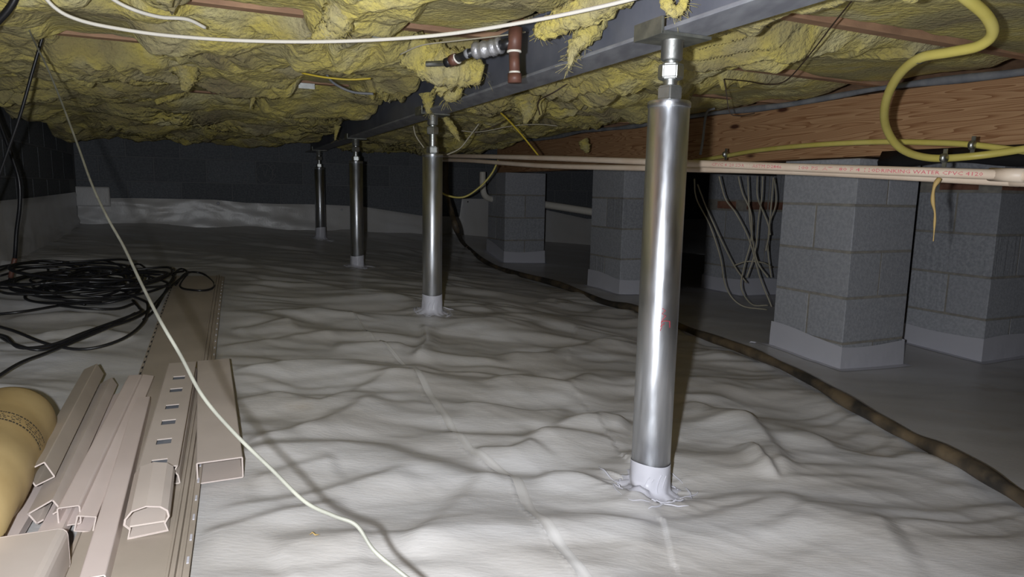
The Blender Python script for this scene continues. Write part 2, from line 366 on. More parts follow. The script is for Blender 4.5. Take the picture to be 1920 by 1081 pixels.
def galv():
    m = mat('galvanised_pipe', (.74, .77, .82), .3, metal=1, vscale=60, col2=(.86, .88, .92), bump=.05, bscale=160, stretch=(1, 1, .12))
    nt = m.node_tree; b = nt.nodes['Principled BSDF']; b.inputs['Anisotropic'].default_value = .75; b.inputs['Anisotropic Rotation'].default_value = .25; tg = nt.nodes.new('ShaderNodeTangent'); tg.axis = 'Z'; nt.links.new(tg.outputs[0], b.inputs['Tangent']); nz = nt.nodes.new('ShaderNodeTexNoise'); nz.inputs['Scale'].default_value = 38; nz.inputs['Detail'].default_value = 8
    tc = nt.nodes.new('ShaderNodeTexCoord'); mp = nt.nodes.new('ShaderNodeMapping'); mp.inputs['Scale'].default_value = (1, 1, .35); nt.links.new(tc.outputs['Object'], mp.inputs[0]); nt.links.new(mp.outputs[0], nz.inputs['Vector'])
    mr = nt.nodes.new('ShaderNodeMapRange'); mr.inputs[1].default_value = .35; mr.inputs[2].default_value = .7; mr.inputs[3].default_value = .38; mr.inputs[4].default_value = .56
    nt.links.new(nz.outputs['Fac'], mr.inputs[0]); nt.links.new(mr.outputs[0], b.inputs['Roughness']); return m
M_GALV = galv()
M_ZINC = mat('zinc_plated_steel', (.60, .61, .60), .42, metal=1, vscale=40, col2=(.52, .54, .52), bump=.1, bscale=150)
M_DKST = mat('dark_mill_steel', (.16, .165, .15), .5, metal=.6, vscale=30, col2=(.26, .26, .22), bump=.15, bscale=90)
def block_mat(name, c1, c2, scored=False):
    m = mat(name, c1, .92, vscale=75, col2=c2, bump=.5, bscale=170, objrand=.13, spec=.25)
    if scored:
        nt = m.node_tree; tc = nt.nodes.new('ShaderNodeTexCoord'); nz = nt.nodes.new('ShaderNodeTexNoise'); mp = nt.nodes.new('ShaderNodeMapping'); mp.inputs['Scale'].default_value = (40, 40, 1.5)
        nt.links.new(tc.outputs['Object'], mp.inputs[0]); nt.links.new(mp.outputs[0], nz.inputs['Vector']); nz.inputs['Scale'].default_value = 1; nz.inputs['Detail'].default_value = 2
        bp = nt.nodes.new('ShaderNodeBump'); bp.inputs['Strength'].default_value = .6; bp.inputs['Distance'].default_value = .008; old = [x for x in nt.nodes if x.type == 'BUMP'][0]
        nt.links.new(nz.outputs['Fac'], bp.inputs['Height']); nt.links.new(old.outputs[0], bp.inputs['Normal']); nt.links.new(bp.outputs[0], nt.nodes['Principled BSDF'].inputs['Normal'])
    return m
M_BLK = block_mat('concrete_block', (.36, .37, .405), (.44, .45, .485))
M_BLKS = block_mat('scored_concrete_block', (.32, .33, .36), (.42, .43, .46), True)
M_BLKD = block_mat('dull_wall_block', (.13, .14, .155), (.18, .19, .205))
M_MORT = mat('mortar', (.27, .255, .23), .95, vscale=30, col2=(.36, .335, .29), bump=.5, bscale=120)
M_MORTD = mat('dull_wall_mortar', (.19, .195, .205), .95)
M_BRICK = mat('red_brick', (.22, .10, .065), .9, vscale=20, col2=(.30, .15, .10), bump=.4, bscale=90, objrand=.2)
M_CPVC = mat('cream_plastic_pipe', (.66, .52, .40), .45, vscale=9, col2=(.72, .60, .48))
M_PRINT = mat('red_print', (.62, .12, .16), .6)
M_YHOSE = mat('yellow_gas_hose', (.66, .56, .13), .4, vscale=12, col2=(.72, .62, .18))
M_YWIRE = mat('yellow_wire', (.74, .56, .06), .45)
M_WCAB = mat('white_cable', (.80, .76, .68), .45)
M_GCAB = mat('grey_cable', (.20, .20, .17), .4, vscale=20, col2=(.28, .28, .235))
M_BCAB = mat('black_cable', (.012, .012, .014), .35)
M_BRWIRE = mat('brown_wire', (.05, .03, .02), .5)
M_TWIRE = mat('tan_wire', (.46, .42, .32), .55)
M_COPPER = mat('tarnished_copper', (.105, .045, .032), .5, metal=.0, vscale=30, col2=(.15, .065, .045))
M_BLKP = mat('black_plastic', (.014, .014, .016), .4)
M_FOIL = mat('foil_tape', (.5, .5, .52), .42, metal=.7, bump=.9, bscale=60)
M_VINYL = mat('tan_vinyl', (.56, .49, .44), .42, vscale=6, col2=(.63, .555, .50), bump=.05, bscale=30)
M_VINYLD = mat('dusty_taupe_panel', (.40, .345, .285), .5, vscale=5, col2=(.47, .405, .34), bump=.08, bscale=40)
M_VEDGE = mat('pale_cut_edge', (.58, .50, .46), .5)
M_VIN2 = mat('pink_white_vinyl', (.68, .58, .54), .42, vscale=5, col2=(.74, .64, .60))
M_HOSE = mat('muddy_hose', (.035, .03, .025), .6, vscale=9, col2=(.17, .125, .075), bump=.4, bscale=60)
M_GREYST = mat('dusty_grey_conduit', (.17, .18, .205), .6, vscale=16, col2=(.27, .275, .29), bump=.5, bscale=60)
M_RED = mat('red_marker', (.42, .03, .05), .5)
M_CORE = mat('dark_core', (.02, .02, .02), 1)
M_PAPER = mat('masking_paper', (.46, .32, .12), .7)

# ------------------------------------------------------------------ floor: crinkled white membrane
def floor():
    rows = []; y = .12
    while y < 7.9: rows.append(y); y += max(.0045, .0033*y**1.12)
    Y = np.array(rows); nc = 620
    t = np.linspace(0, 1, nc)
    X = np.zeros((len(Y), nc)); YY = np.repeat(Y[:, None], nc, 1)
    for i, yy in enumerate(Y):
        x0 = max(-.86*yy-.55, -3.9); x1 = .86*yy+.75
        X[i] = x0+(x1-x0)*t
    Z = floor_z(X.ravel(), YY.ravel()).reshape(X.shape)
    o = grid_obj('floor', X, YY, Z, M_MEM, flip=False); finish(o, kind='structure')
    return o
FLOOR = floor()
# outer part of the floor, beside and behind the camera
xs = np.linspace(-3, 8, 60); ys = np.linspace(-3, .125, 24); XX, YY = np.meshgrid(xs, ys)
o = grid_obj('floor', XX, YY, fbase(XX, YY)-.004, M_MEM); finish(o, kind='structure')

# ------------------------------------------------------------------ walls of concrete block
def block_mesh(name, lx, ly, lz, m):
    V, F = box_geo(Vector((0, 0, 0)), Vector((lx/2, 0, 0)), Vector((0, ly/2, 0)), Vector((0, 0, lz/2)))
    bm = bmesh.new(); vs_ = [bm.verts.new(v) for v in V]
    for f in F: bm.faces.new([vs_[i] for i in f])
    bmesh.ops.recalc_face_normals(bm, faces=bm.faces); bmesh.ops.bevel(bm, geom=list(bm.edges), offset=.003, segments=1, affect='EDGES')
    me = bpy.data.meshes.new(name); bm.to_mesh(me); bm.free(); me.materials.append(m); return me
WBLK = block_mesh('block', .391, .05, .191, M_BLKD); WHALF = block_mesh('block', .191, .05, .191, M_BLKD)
def wall(name, o0, dirv, length, nrm, zb, zt):
    # backing of mortar, blocks proud of it by 4 mm
    c = o0+dirv*(length/2)-nrm*.06; c.z = (zb+zt)/2
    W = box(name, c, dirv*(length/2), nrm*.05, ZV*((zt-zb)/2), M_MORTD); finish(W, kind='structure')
    ang = math.atan2(dirv.y, dirv.x); z = zt-.1; row = 0
    while z > zb:
        s = -.1 if row % 2 else .1
        while s < length:
            full = s-.1 >= -.05
            me = WBLK
            p = o0+dirv*(s+.1)-nrm*.031; p.z = z
            if s+.3 <= length+.02 and s > -.15:
                b = bpy.data.objects.new('block', me); b.location = p-parent_loc(W); b.rotation_euler = (0, 0, ang); b.parent = W; COL.objects.link(b)
            s += .4
        z -= .2; row += 1
    return W
ZT = CH+.46
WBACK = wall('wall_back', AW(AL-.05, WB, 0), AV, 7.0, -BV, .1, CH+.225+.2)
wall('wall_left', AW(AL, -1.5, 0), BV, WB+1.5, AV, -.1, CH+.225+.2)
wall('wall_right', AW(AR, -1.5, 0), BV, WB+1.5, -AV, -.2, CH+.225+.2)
# white membrane lapped up the walls
def lap(name, lower, upper, nrm, m, thick=.006, bulge=.02, N=90, seed=1, parent=None):
    # lower/upper: functions s->point on wall
    R = 14; X = np.zeros((R, N)); Y = X.copy(); Z = X.copy()
    for j in range(N):
        s = j/(N-1); lo = lower(s); hi = upper(s)
        for i in range(R):
            t = i/(R-1); p = lo.lerp(hi, t)
            off = .008+bulge*(1-t)**2*1.4+.022*max(0, noise2(s*9+3*t, t*2.2, seed))+.006*float(noise2(s*40, t*6, seed+2))
            if i == R-1: off = .004
            q = p+nrm*off; X[i, j], Y[i, j], Z[i, j] = q
    return grid_obj(name, X, Y, Z, m, parent)
def wallpt(px, py): return PW(px, py, WB-.002)
lowpx = [(140, 424), (250, 424), (400, 430), (600, 437), (860, 442), (920, 446), (1100, 462), (1330, 470)]
uppx = [(140, 372), (240, 371), (400, 374), (460, 380), (520, 382), (600, 383), (680, 387), (790, 404), (862, 406), (863, 372), (930, 373), (1100, 410), (1330, 410)]
def ip(tab, x):
    for (x0, y0), (x1, y1) in zip(tab, tab[1:]):
        if x <= x1: return y0+(y1-y0)*(x-x0)/(x1-x0)
    return tab[-1][1]
o = lap('wall_membrane', lambda s: wallpt(140+1190*s, ip(lowpx, 140+1190*s)+6), lambda s: wallpt(140+1190*s, ip(uppx, 140+1190*s)), -BV, M_MEM, N=260)
finish(o, 'white plastic sheet lapped up the foot of the far block wall', 'plastic sheet')
o = lap('wall_membrane', lambda s: PA(-60+200*s, ip([(-60, 520), (0, 496), (140, 430)], -60+200*s), AL+.002), lambda s: PA(-60+200*s, ip([(-60, 381), (0, 376), (60, 370), (140, 360)], -60+200*s), AL+.002), AV, M_MEM, N=70, seed=8)
finish(o, 'white plastic sheet lapped up the foot of the shadowy left wall', 'plastic sheet')
G = []
for l in ([(480, 322), (484, 312), (495, 307), (506, 312), (512, 325), (505, 340), (492, 343), (483, 335), (480, 322)], [(492, 312), (497, 330), (502, 313)], [(506, 315), (512, 309), (516, 314), (509, 324), (517, 330), (508, 338), (505, 328)], [(455, 335), (460, 342)], [(462, 325), (466, 340)]):
    G.append(tube_geo(spline([PW(x, y, WB-.007) for x, y in l], 3), .0035, 5))
mk('chalk_mark', *join(G), M_CHALK, WBACK)
# boxed corner of folded sheet
c = PW(172, 368, WB-.02); box_o = box('corner_wrap', c, AV*.13, BV*.02, ZV*.08, M_MEM, bevel=.012)
finish(box_o, 'square patch of white plastic sheet in the far left wall corner', 'plastic sheet')
for px, py, lb, rr in ((409, 381, 'bright round anchor pin in the far wall sheet, left of the posts', .013), (641, 393, 'small round anchor pin in the far wall sheet beside the second farthest post', .009), (877, 378, 'dark anchor pin on the raised sheet panel left of the far pier', .007)):
    p = PW(px, py, WB-.035); V, F = lathe_geo([(0.001, 0), (rr, .002), (rr*.9, .008), (rr*.3, .012)], p, 14, -BV)
    finish(mk('anchor_pin', V, F, M_TAPE if px < 800 else M_BLKP), lb, 'pin')

# ------------------------------------------------------------------ ceiling: subfloor, joists
c = AW(2.4, 2.4, ZJ+.245); CEIL = box('ceiling', c, AV*3.7, BV*4.4, ZV*.01, M_PLY); finish(CEIL, kind='structure')
JW = [.15, .76, 1.37, 1.98, 2.59, 3.2, 3.81, 4.42, 5.03, 5.64, 6.25]
for wv in JW:
    p = AW(2.4, wv, ZJ+.118); box('joist', p, AV*3.45, BV*.019, ZV*.117, M_JOIST, CEIL, bevel=.002)
p = AW(-.35, 2.285, ZJ+.10); 
q = PZ(266, 62, ZJ+.01); aq = q.dot(AV)
box('blocking', AW(aq, 2.285, ZJ+.085), AV*.019, BV*.284, ZV*.085, M_WOOD, CEIL, bevel=.002)

# ------------------------------------------------------------------ insulation batts
def ga(x0, y0, x1, y1): return (PZ(x0, y0, ZJ).dot(AV), PZ(x1, y1, ZJ).dot(AV))
GAPS = {1.98: [ga(175, 8, 262, 25), ga(345, 22, 575, 58), ga(700, 62, 900, 95), ga(1285, 122, 1560, 175)],
        2.59: [ga(120, 82, 285, 98), ga(1165, 180, 1310, 195)], 3.2: [ga(540, 155, 650, 172)], 3.81: [ga(350, 178, 480, 188)],
        1.37: [ga(1350, 20, 1920, 140)], 4.42: [ga(1120, 238, 1200, 250)]}
def batt(a0, a1, W0, W1, res, seed, label, edge_drop=None):
    na = int((a1-a0)/res)+1; nw = int((W1-W0+.02)/res)+1
    A, Wg = np.meshgrid(np.linspace(a0, a1, na), np.linspace(W0-.012, W1+.012, nw))
    t = (Wg-W0)/(W1-W0)
    # torn, pillowed hanging: rounded lumps below sharp creases
    wa = A+.10*noise2(A*3.1, Wg*3.1, seed+100); ww = Wg+.10*noise2(A*3.1, Wg*3.1, seed+101)
    l1 = np.abs(noise2(wa*1.8, ww*2.9, 300)); l2 = np.abs(noise2(wa*4.6, ww*7.5, 310)); l3 = np.abs(noise2(wa*12, ww*17, 320)); l4 = noise2(A*42, Wg*42, 330)
    l5 = noise2(A*90, Wg*90, 340)
    def saw(p_, k):
        f = p_-np.floor(p_); return np.where(f < k, f/k, 1-sst(0, 1, (f-k)/(1-k)))
    th1 = noise2(A*.9, Wg*.9, 360)*2.5
    fl1 = saw((Wg*np.cos(th1)+A*np.sin(th1)*.6)*4.0+1.6*noise2(A*2.1, Wg*2.1, 361)+.3*noise2(A*8, Wg*8, 362), .8)
    fl2 = saw((Wg-.5*A)*10+2.2*noise2(A*3.1, Wg*3.1, 363)+.4*noise2(A*14, Wg*14, 364), .78)
    m1 = sst(-.2, .2, noise2(A*1.9, Wg*2.2, 365)); m2 = sst(-.1, .25, noise2(A*3.2, Wg*3.2, 366))
    sag = np.sin(np.clip(t, 0, 1)*math.pi)**.6
    big = noise2(A*1.1, Wg*1.3, 350)
    drop = -.022+.050*sag + .125*l1 + .045*l2 + .020*l3 + .040*(fl1-.35)*m1 + .016*(fl2-.35)*m2 + .0022*l4 + .0010*l5 + .050*big + .060*sst(3.4, 5.2, Wg)*sst(.04, .35, np.abs(A-A_BEAM))
    # show the joists here and there
    for je in (W0, W1):
        gap = .25*sst(.1, .25, noise2(A*1.7+je*3.1, np.full_like(A, je*2.3), 77))
        for g0, g1 in GAPS.get(round(je, 2), []):
            gap = np.maximum(gap, sst(g0-.03, g0+.03, A+.05*noise2(A*9, Wg*9, 90))*sst(g1+.03, g1-.03, A+.05*noise2(A*9, Wg*9, 91)))
        near = np.exp(-(np.abs(Wg-je)/.060)**3)
        near2 = near*(.7+.5*noise2(A*6, Wg*6, 95))
        wide = sst(je-.66, je-.30, Wg)*sst(je+.10, je+.03, Wg)
        drop = drop*(1-wide*gap*.93) - near2*.05*gap + near*.008*(1-gap)
    drop = np.where(A > 2.0, drop*(1-.72*sst(2.0, 2.3, A)), drop)
    Z = ZJ-drop
    dx = .030*noise2(A*7, Wg*7, 401)+.012*noise2(A*19, Wg*19, 402)
    dw = .034*noise2(A*7, Wg*7, 411)+.012*noise2(A*19, Wg*19, 412)
    edge = np.clip(np.minimum(t, 1-t)*8, 0, 1); dw = dw*edge
    ea = np.minimum(A-a0, a1-A); 
    Z = Z + .11*np.exp(-(ea/.02)**2)
    X = (A+dx)*AV.x+(Wg+dw)*BV.x; Y = (A+dx)*AV.y+(Wg+dw)*BV.y
    # never hang into the steel beam from outside
    o = grid_obj('insulation_batt', X, Y, Z, M_INS, flip=True)
    return finish(o, label, 'insulation', None)
ordn = ['nearest', 'second', 'third', 'fourth', 'fifth', 'sixth', 'seventh', 'eighth', 'ninth', 'farthest']
BL = []; BR = []
Wl = JW[2:] ; Wr = JW[1:]
def lab(i, nmax, side):
    pos = ['nearest', 'second nearest', 'third nearest', 'fourth nearest', 'fifth nearest', 'sixth nearest', 'seventh nearest', 'eighth nearest', 'ninth nearest'][i]
    if i == nmax-1: pos = 'farthest'
    return f'torn yellow fiberglass batt in the {pos} joist bay, {side} of the steel beam'
for i, (w0, w1) in enumerate(zip(Wl, Wl[1:])):
    BL.append(batt(AL+.02 if i else AL-.02, A_BEAM-.035, w0, w1, [.0065, .0065, .0075, .009, .011, .013, .015, .016][i], i, lab(i, len(Wl)-1, 'left')))
for i, (w0, w1) in enumerate(zip(Wr, Wr[1:])):
    BR.append(batt(A_BEAM+.035, 2.48, w0, w1, [.0075, .0065, .0065, .008, .009, .011, .013, .015, .016][i], 40+i, lab(i, len(Wr)-1, 'right')))
# hanging tufts: tapering lumps of fibre, part of the batt they hang from
def tuft(parent, path, rad, seed, strands=26):
    P = spline(path, 10); V, F = tube_geo(P, lambda t: rad(t), 20)
    VV = []
    for i, v in enumerate(V):
        ring = i//20; c = P[min(ring, len(P)-1)]; d = v-c
        k = 1+.55*float(noise2(i % 20*.7+seed, ring*.45, seed))+.35*float(noise2(i % 20*1.9, ring*1.3, seed+4)); VV.append(c+d*k)
    tf = mk('tuft', VV, F, M_INS, parent)
    G = []
    rr = random.Random(seed)
    for _ in range(strands):
        j = rr.randrange(len(P)//2, len(P)); p = P[j]; r_ = rad(j/len(P))*1.0
        d = Vector((rr.uniform(-1, 1), rr.uniform(-.6, .6), rr.uniform(-1, .3))).normalized(); d2 = Vector((rr.uniform(-1, 1), rr.uniform(-1, 1), rr.uniform(-1, .4)))
        a = p+d*r_*.8; b = a+d*.010+d2*.004; c = b+d*.006+d2*.010
        G.append(tube_geo([a, b, c], .00045, 3, False))
    V, F = join(G); o = mk('fibre_wisp', V, F, M_INS, tf); o['kind'] = 'stuff'
def rt(a, b, c): return lambda t: (a+(b-a)*min(1, t*2) if t < .5 else b+(c-b)*(t-.5)*2)
tuft(BL[0], [PD(640, -40, 1.62), PD(642, 0, 1.62), PD(636, 35, 1.64), PD(618, 58, 1.67), PD(612, 72, 1.68)], rt(.03, .034, .018), 5, 60)
tuft(BL[0], [PD(620, 50, 1.66), PD(600, 62, 1.66), PD(585, 72, 1.66)], rt(.022, .016, .004), 6, 40)
tuft(BL[1], [PD(1120, 20, 1.62), PD(1105, 55, 1.6), PD(1078, 88, 1.58), PD(1066, 128, 1.56)], rt(.040, .022, .002), 7, 50)
tuft(BL[0], [PD(1180, -30, 1.45), PD(1120, 10, 1.5), PD(1060, 35, 1.55), PD(1010, 60, 1.6)], rt(.035, .03, .02), 9, 50)
tuft(BL[0], [PD(1245, -40, 1.3), PD(1250, 5, 1.3), PD(1264, 22, 1.3), PD(1280, 10, 1.3), PD(1283, -30, 1.3)], rt(.012, .010, .008), 10, 30)
tuft(BL[3], [PD(468, 135, 3.0), PD(472, 165, 3.0), PD(474, 185, 3.0), PD(468, 205, 3.0)], rt(.035, .014, .002), 11, 20)
tuft(BL[2], [PD(325, 95, 2.5), PD(348, 130, 2.5), PD(350, 150, 2.5), PD(345, 170, 2.5)], rt(.06, .035, .012), 12, 20)
tuft(BL[4], [PD(802, 175, 2.7), PD(803, 195, 2.7), PD(804, 213, 2.7)], rt(.03, .018, .008), 13, 20)
tuft(BR[3], [PD(832, 218, 3.0), PD(848, 240, 3.0), PD(862, 265, 3.0)], rt(.012, .017, .005), 14, 20)
tuft(BL[5], [PD(633, 235, 3.9), PD(630, 250, 3.9), PD(628, 263, 3.9)], rt(.018, .010, .003), 15, 12)
tuft(BR[3], [PD(985, 180, 3.0), PD(990, 205, 3.0), PD(984, 232, 3.0)], rt(.07, .04, .006), 16, 30)
tuft(BR[3], [PD(1000, 170, 3.1), PD(1012, 200, 3.1), PD(1003, 226, 3.1)], rt(.05, .03, .006), 17, 30)
tuft(BR[6], [PD(1092, 262, 4.3), PD(1098, 275, 4.3), PD(1102, 286, 4.3)], rt(.03, .03, .01), 18, 12)
tuft(BL[1], [PD(770, 90, 2.0), PD(820, 120, 2.0), PD(870, 130, 2.0), PD(905, 140, 2.0)], rt(.05, .055, .03), 19, 40)
tuft(BL[2], [PD(830, 150, 2.25), PD(850, 170, 2.25), PD(835, 188, 2.25)], rt(.05, .035, .01), 20, 30)

# ------------------------------------------------------------------ steel beam
bl = empty('steel_beam', AW(A_BEAM, 0, ZBEAM), 'long grey primed steel beam carried on the four jack posts', 'steel beam')
HW = .152
w0_, w1_ = -1.2, WB-.12; wc = (w0_+w1_)/2; wh = (w1_-w0_)/2
box('web', AW(A_BEAM, wc, ZBEAM+HW/2), AV*.004, BV*wh, ZV*(HW/2-.006), M_STEEL, bl)
box('bottom_flange', AW(A_BEAM, wc, ZBEAM+.004), AV*.05, BV*wh, ZV*.004, M_FLNG, bl, bevel=.0015)
box('top_flange', AW(A_BEAM, wc, ZBEAM+HW-.006), AV*.05, BV*wh, ZV*.004, M_STEEL, bl, bevel=.0015)

# ------------------------------------------------------------------ jack posts
OD = .0836
def hexprism(c, flat, h, rot=0):
    r = flat/math.sqrt(3); prof = [(r*.90, 0), (r, h*.10), (r, h*.90), (r*.90, h)]
    V = []; F = []
    for rr, z in prof:
        for k in range(6):
            a = math.radians(60*k+rot); V.append(c+Vector((rr*math.cos(a), rr*math.sin(a), z)))
    for i in range(3):
        for k in range(6): F.append((i*6+k, i*6+(k+1) % 6, (i+1)*6+(k+1) % 6, (i+1)*6+k))
    F += [tuple(range(6))[::-1], tuple(18+k for k in range(6))]
    return V, F
def bevelled(name, V, F, m, parent, off=.003):
    o = mk(name, V, F, m, parent, False); bm = bmesh.new(); bm.from_mesh(o.data); bmesh.ops.recalc_face_normals(bm, faces=bm.faces)
    bmesh.ops.bevel(bm, geom=list(bm.edges), offset=off, segments=2, affect='EDGES'); bm.to_mesh(o.data); bm.free(); return o
def jack_post(px, py, d, i, ztop, label):
    foot = PD(px, py, d)
    wv = foot.dot(BV); top = AW(A_BEAM, wv, ZBEAM)
    base = Vector((foot.x, foot.y, 0)); axis_x = AW(A_BEAM, wv, 0)
    base = axis_x.copy(); base.z = fz(axis_x.x, axis_x.y)-.01
    t = empty('jack_post', base, label, 'jack post', 'galvanised jack posts under the steel beam')
    ztop = CH+ztop
    PIPE = o = mk('pipe', *lathe_geo([(OD/2, 0), (OD/2, ztop-base.z-.012)], base, 48), M_GALV, t)
    o.data.polygons[-1].use_smooth = o.data.polygons[-2].use_smooth = False
    capc = base.copy(); capc.z = ztop-.014
    o = mk('cap_plate', *lathe_geo([(OD/2-.004, 0), (OD/2+.0015, .002), (OD/2+.0015, .011), (OD/2-.001, .014), (.01, .014)], capc, 48), M_GALV, PIPE)
    if i == 3: pass
    H = ZBEAM-.006-ztop; c = base.copy(); c.z = ztop
    # threaded rod
    prof = []; z = -.002; 
    while z < H-.02: prof += [(.0130, z), (.0150, z+.0018)]; z += .0036
    mk('threaded_rod', *lathe_geo(prof, c, 20), M_ZINC, t)
    bevelled('nut', *hexprism(c+ZV*.0005, .046, .030, 18), M_ZINC, t, .0022)
    n2 = H-.030-.012-.034-(.0 if i == 0 else -.0)
    bevelled('nut', *hexprism(c+ZV*n2, .046, .031, 42), M_ZINC, t, .0022)
    cc = c.copy(); cc.z = ZBEAM-.006-.036
    mk('collar', *lathe_geo([(.016, -.004), (.0185, -.003), (.0215, 0), (.0215, .034), (.024, .036)], cc, 32), M_ZINC, t)
    s = empty('saddle', AW(A_BEAM, wv, ZBEAM-.004)-parent_loc(t)); s.parent = t
    bpy.data.objects.remove(s)
    pl = box('saddle_plate', AW(A_BEAM, wv, ZBEAM-.0035), AV*.060, BV*.046, ZV*.0032, M_DKST, t, bevel=.001)
    box('saddle_lip', AW(A_BEAM-.0585, wv, ZBEAM+.009), AV*.003, BV*.046, ZV*.0165, M_DKST, pl, bevel=.001)
    # white tape collar with folds at the foot
    seg = 48; V = []; F = []; hgt = .062+.03*i if i < 3 else .11
    hgt = [.072, .075, .075, .09][i]
    zs = [hgt, hgt*.8, hgt*.5, hgt*.25, .012, .004, .0]; rs = [.0012, .0015, .0018, .0024, .0045, .012, .022]
    for q, (zz, rr) in enumerate(zip(zs, rs)):
        for k in range(seg):
            a = 2*math.pi*k/seg; wob = .0016*math.sin(7*a+i+q*.8)*(q > 1)+(.009*max(0, math.sin(7*a+2*i))**2+.004*math.sin(13*a+i) if q >= 5 else 0)
            R = OD/2+rr+wob*(1 if q < 6 else 1.4)
            x, y = base.x+R*math.cos(a), base.y+R*math.sin(a)
            zf = base.z+.01+zz if q < 4 else fz(x, y)+(.010 if q == 4 else .0045 if q == 5 else .0012)
            if q == 0: zf += .003*math.sin(a*2+i)
            V.append(Vector((x, y, zf)))
    for q in range(len(zs)-1):
        for k in range(seg): F.append((q*seg+k, (q+1)*seg+k, (q+1)*seg+(k+1) % seg, q*seg+(k+1) % seg))
    boot = mk('tape_boot', V, F, M_TAPE, t)
    # creases on the boot
    for a0, dz in ((-1.95, .02), (-1.75, .018), (-1.35, .022), (-1.05, .02)):
        pts = [base+Vector(((OD/2+.0022)*math.cos(a0+da), (OD/2+.0022)*math.sin(a0+da), .014+zz)) for da, zz in ((0, 0), (-.06, dz), (.05, dz*1.9), (.16, dz*2.3))]
        tube('tape_crease', pts, .0011, M_TAPE, boot, 4, 5)
    # loose slivers of tape on the sheet round the foot
    rr = random.Random(30+i)
    for k in range(20 if i == 0 else 11):
        a = rr.uniform(0, 2*math.pi) if k > 7 else -math.pi/2+rr.uniform(-1.7, 1.7)
        r1 = rr.uniform(.056, .095); ln = rr.uniform(.02, .075); dr = rr.uniform(-.4, .9)*ln; sg = rr.choice((-1, 1))
        pts = []
        for q in range(6):
            u = q/5; R = r1+dr*u; an = a+sg*ln*u/R; x, y = base.x+R*math.cos(an), base.y+R*math.sin(an)
            pts.append(Vector((x, y, fz(x, y)+.0016+.0022*math.sin(u*5+k)**2)))
        wd = rr.uniform(.0007, .0026)
        V, F = tube_geo(spline(pts, 3), lambda t, wd=wd: wd*(1-.85*abs(2*t-1)**2)+.0002, 6); mk('tape_sliver', V, F, M_TAPE, t)
    return t
JP = [jack_post(1215, 915, 1.39, 0, .187, 'nearest galvanised jack post, largest in view, with red marker scrawl'),
      jack_post(807, 590, 2.82, 1, .150, 'galvanised jack post second from the camera, foot taped in white'),
      jack_post(668, 500, 4.26, 2, .172, 'galvanised jack post third from the camera, long shadow at its right'),
      jack_post(604, 449, 5.65, 3, .170, 'farthest galvanised jack post, smallest, just before the far wall')]
# red marker scrawl on the nearest post
bx = JP[0].location
def onpost(px, py, r=OD/2+.0006):
    rr = ray(px, py); ox, oy = -bx.x, -bx.y
    A_ = rr.x**2+rr.y**2; B_ = 2*(rr.x*ox+rr.y*oy); C_ = ox*ox+oy*oy-r*r; D_ = B_*B_-4*A_*C_
    tt = (-B_-math.sqrt(max(D_, 0)))/(2*A_); return CP+rr*tt
G = [tube_geo([onpost(*p) for p in l], .0007, 5) for l in ([(1242, 578), (1248, 582), (1241, 588), (1249, 592), (1243, 598), (1240, 604)], [(1240, 603), (1248, 601), (1256, 602), (1256, 614)], [(1240, 604), (1241, 612), (1238, 620)], [(1238, 612), (1246, 606)])]
mk('marker_scrawl', *join(G), M_RED, [c_ for c_ in JP[0].children if c_.name.startswith('pipe')][0])

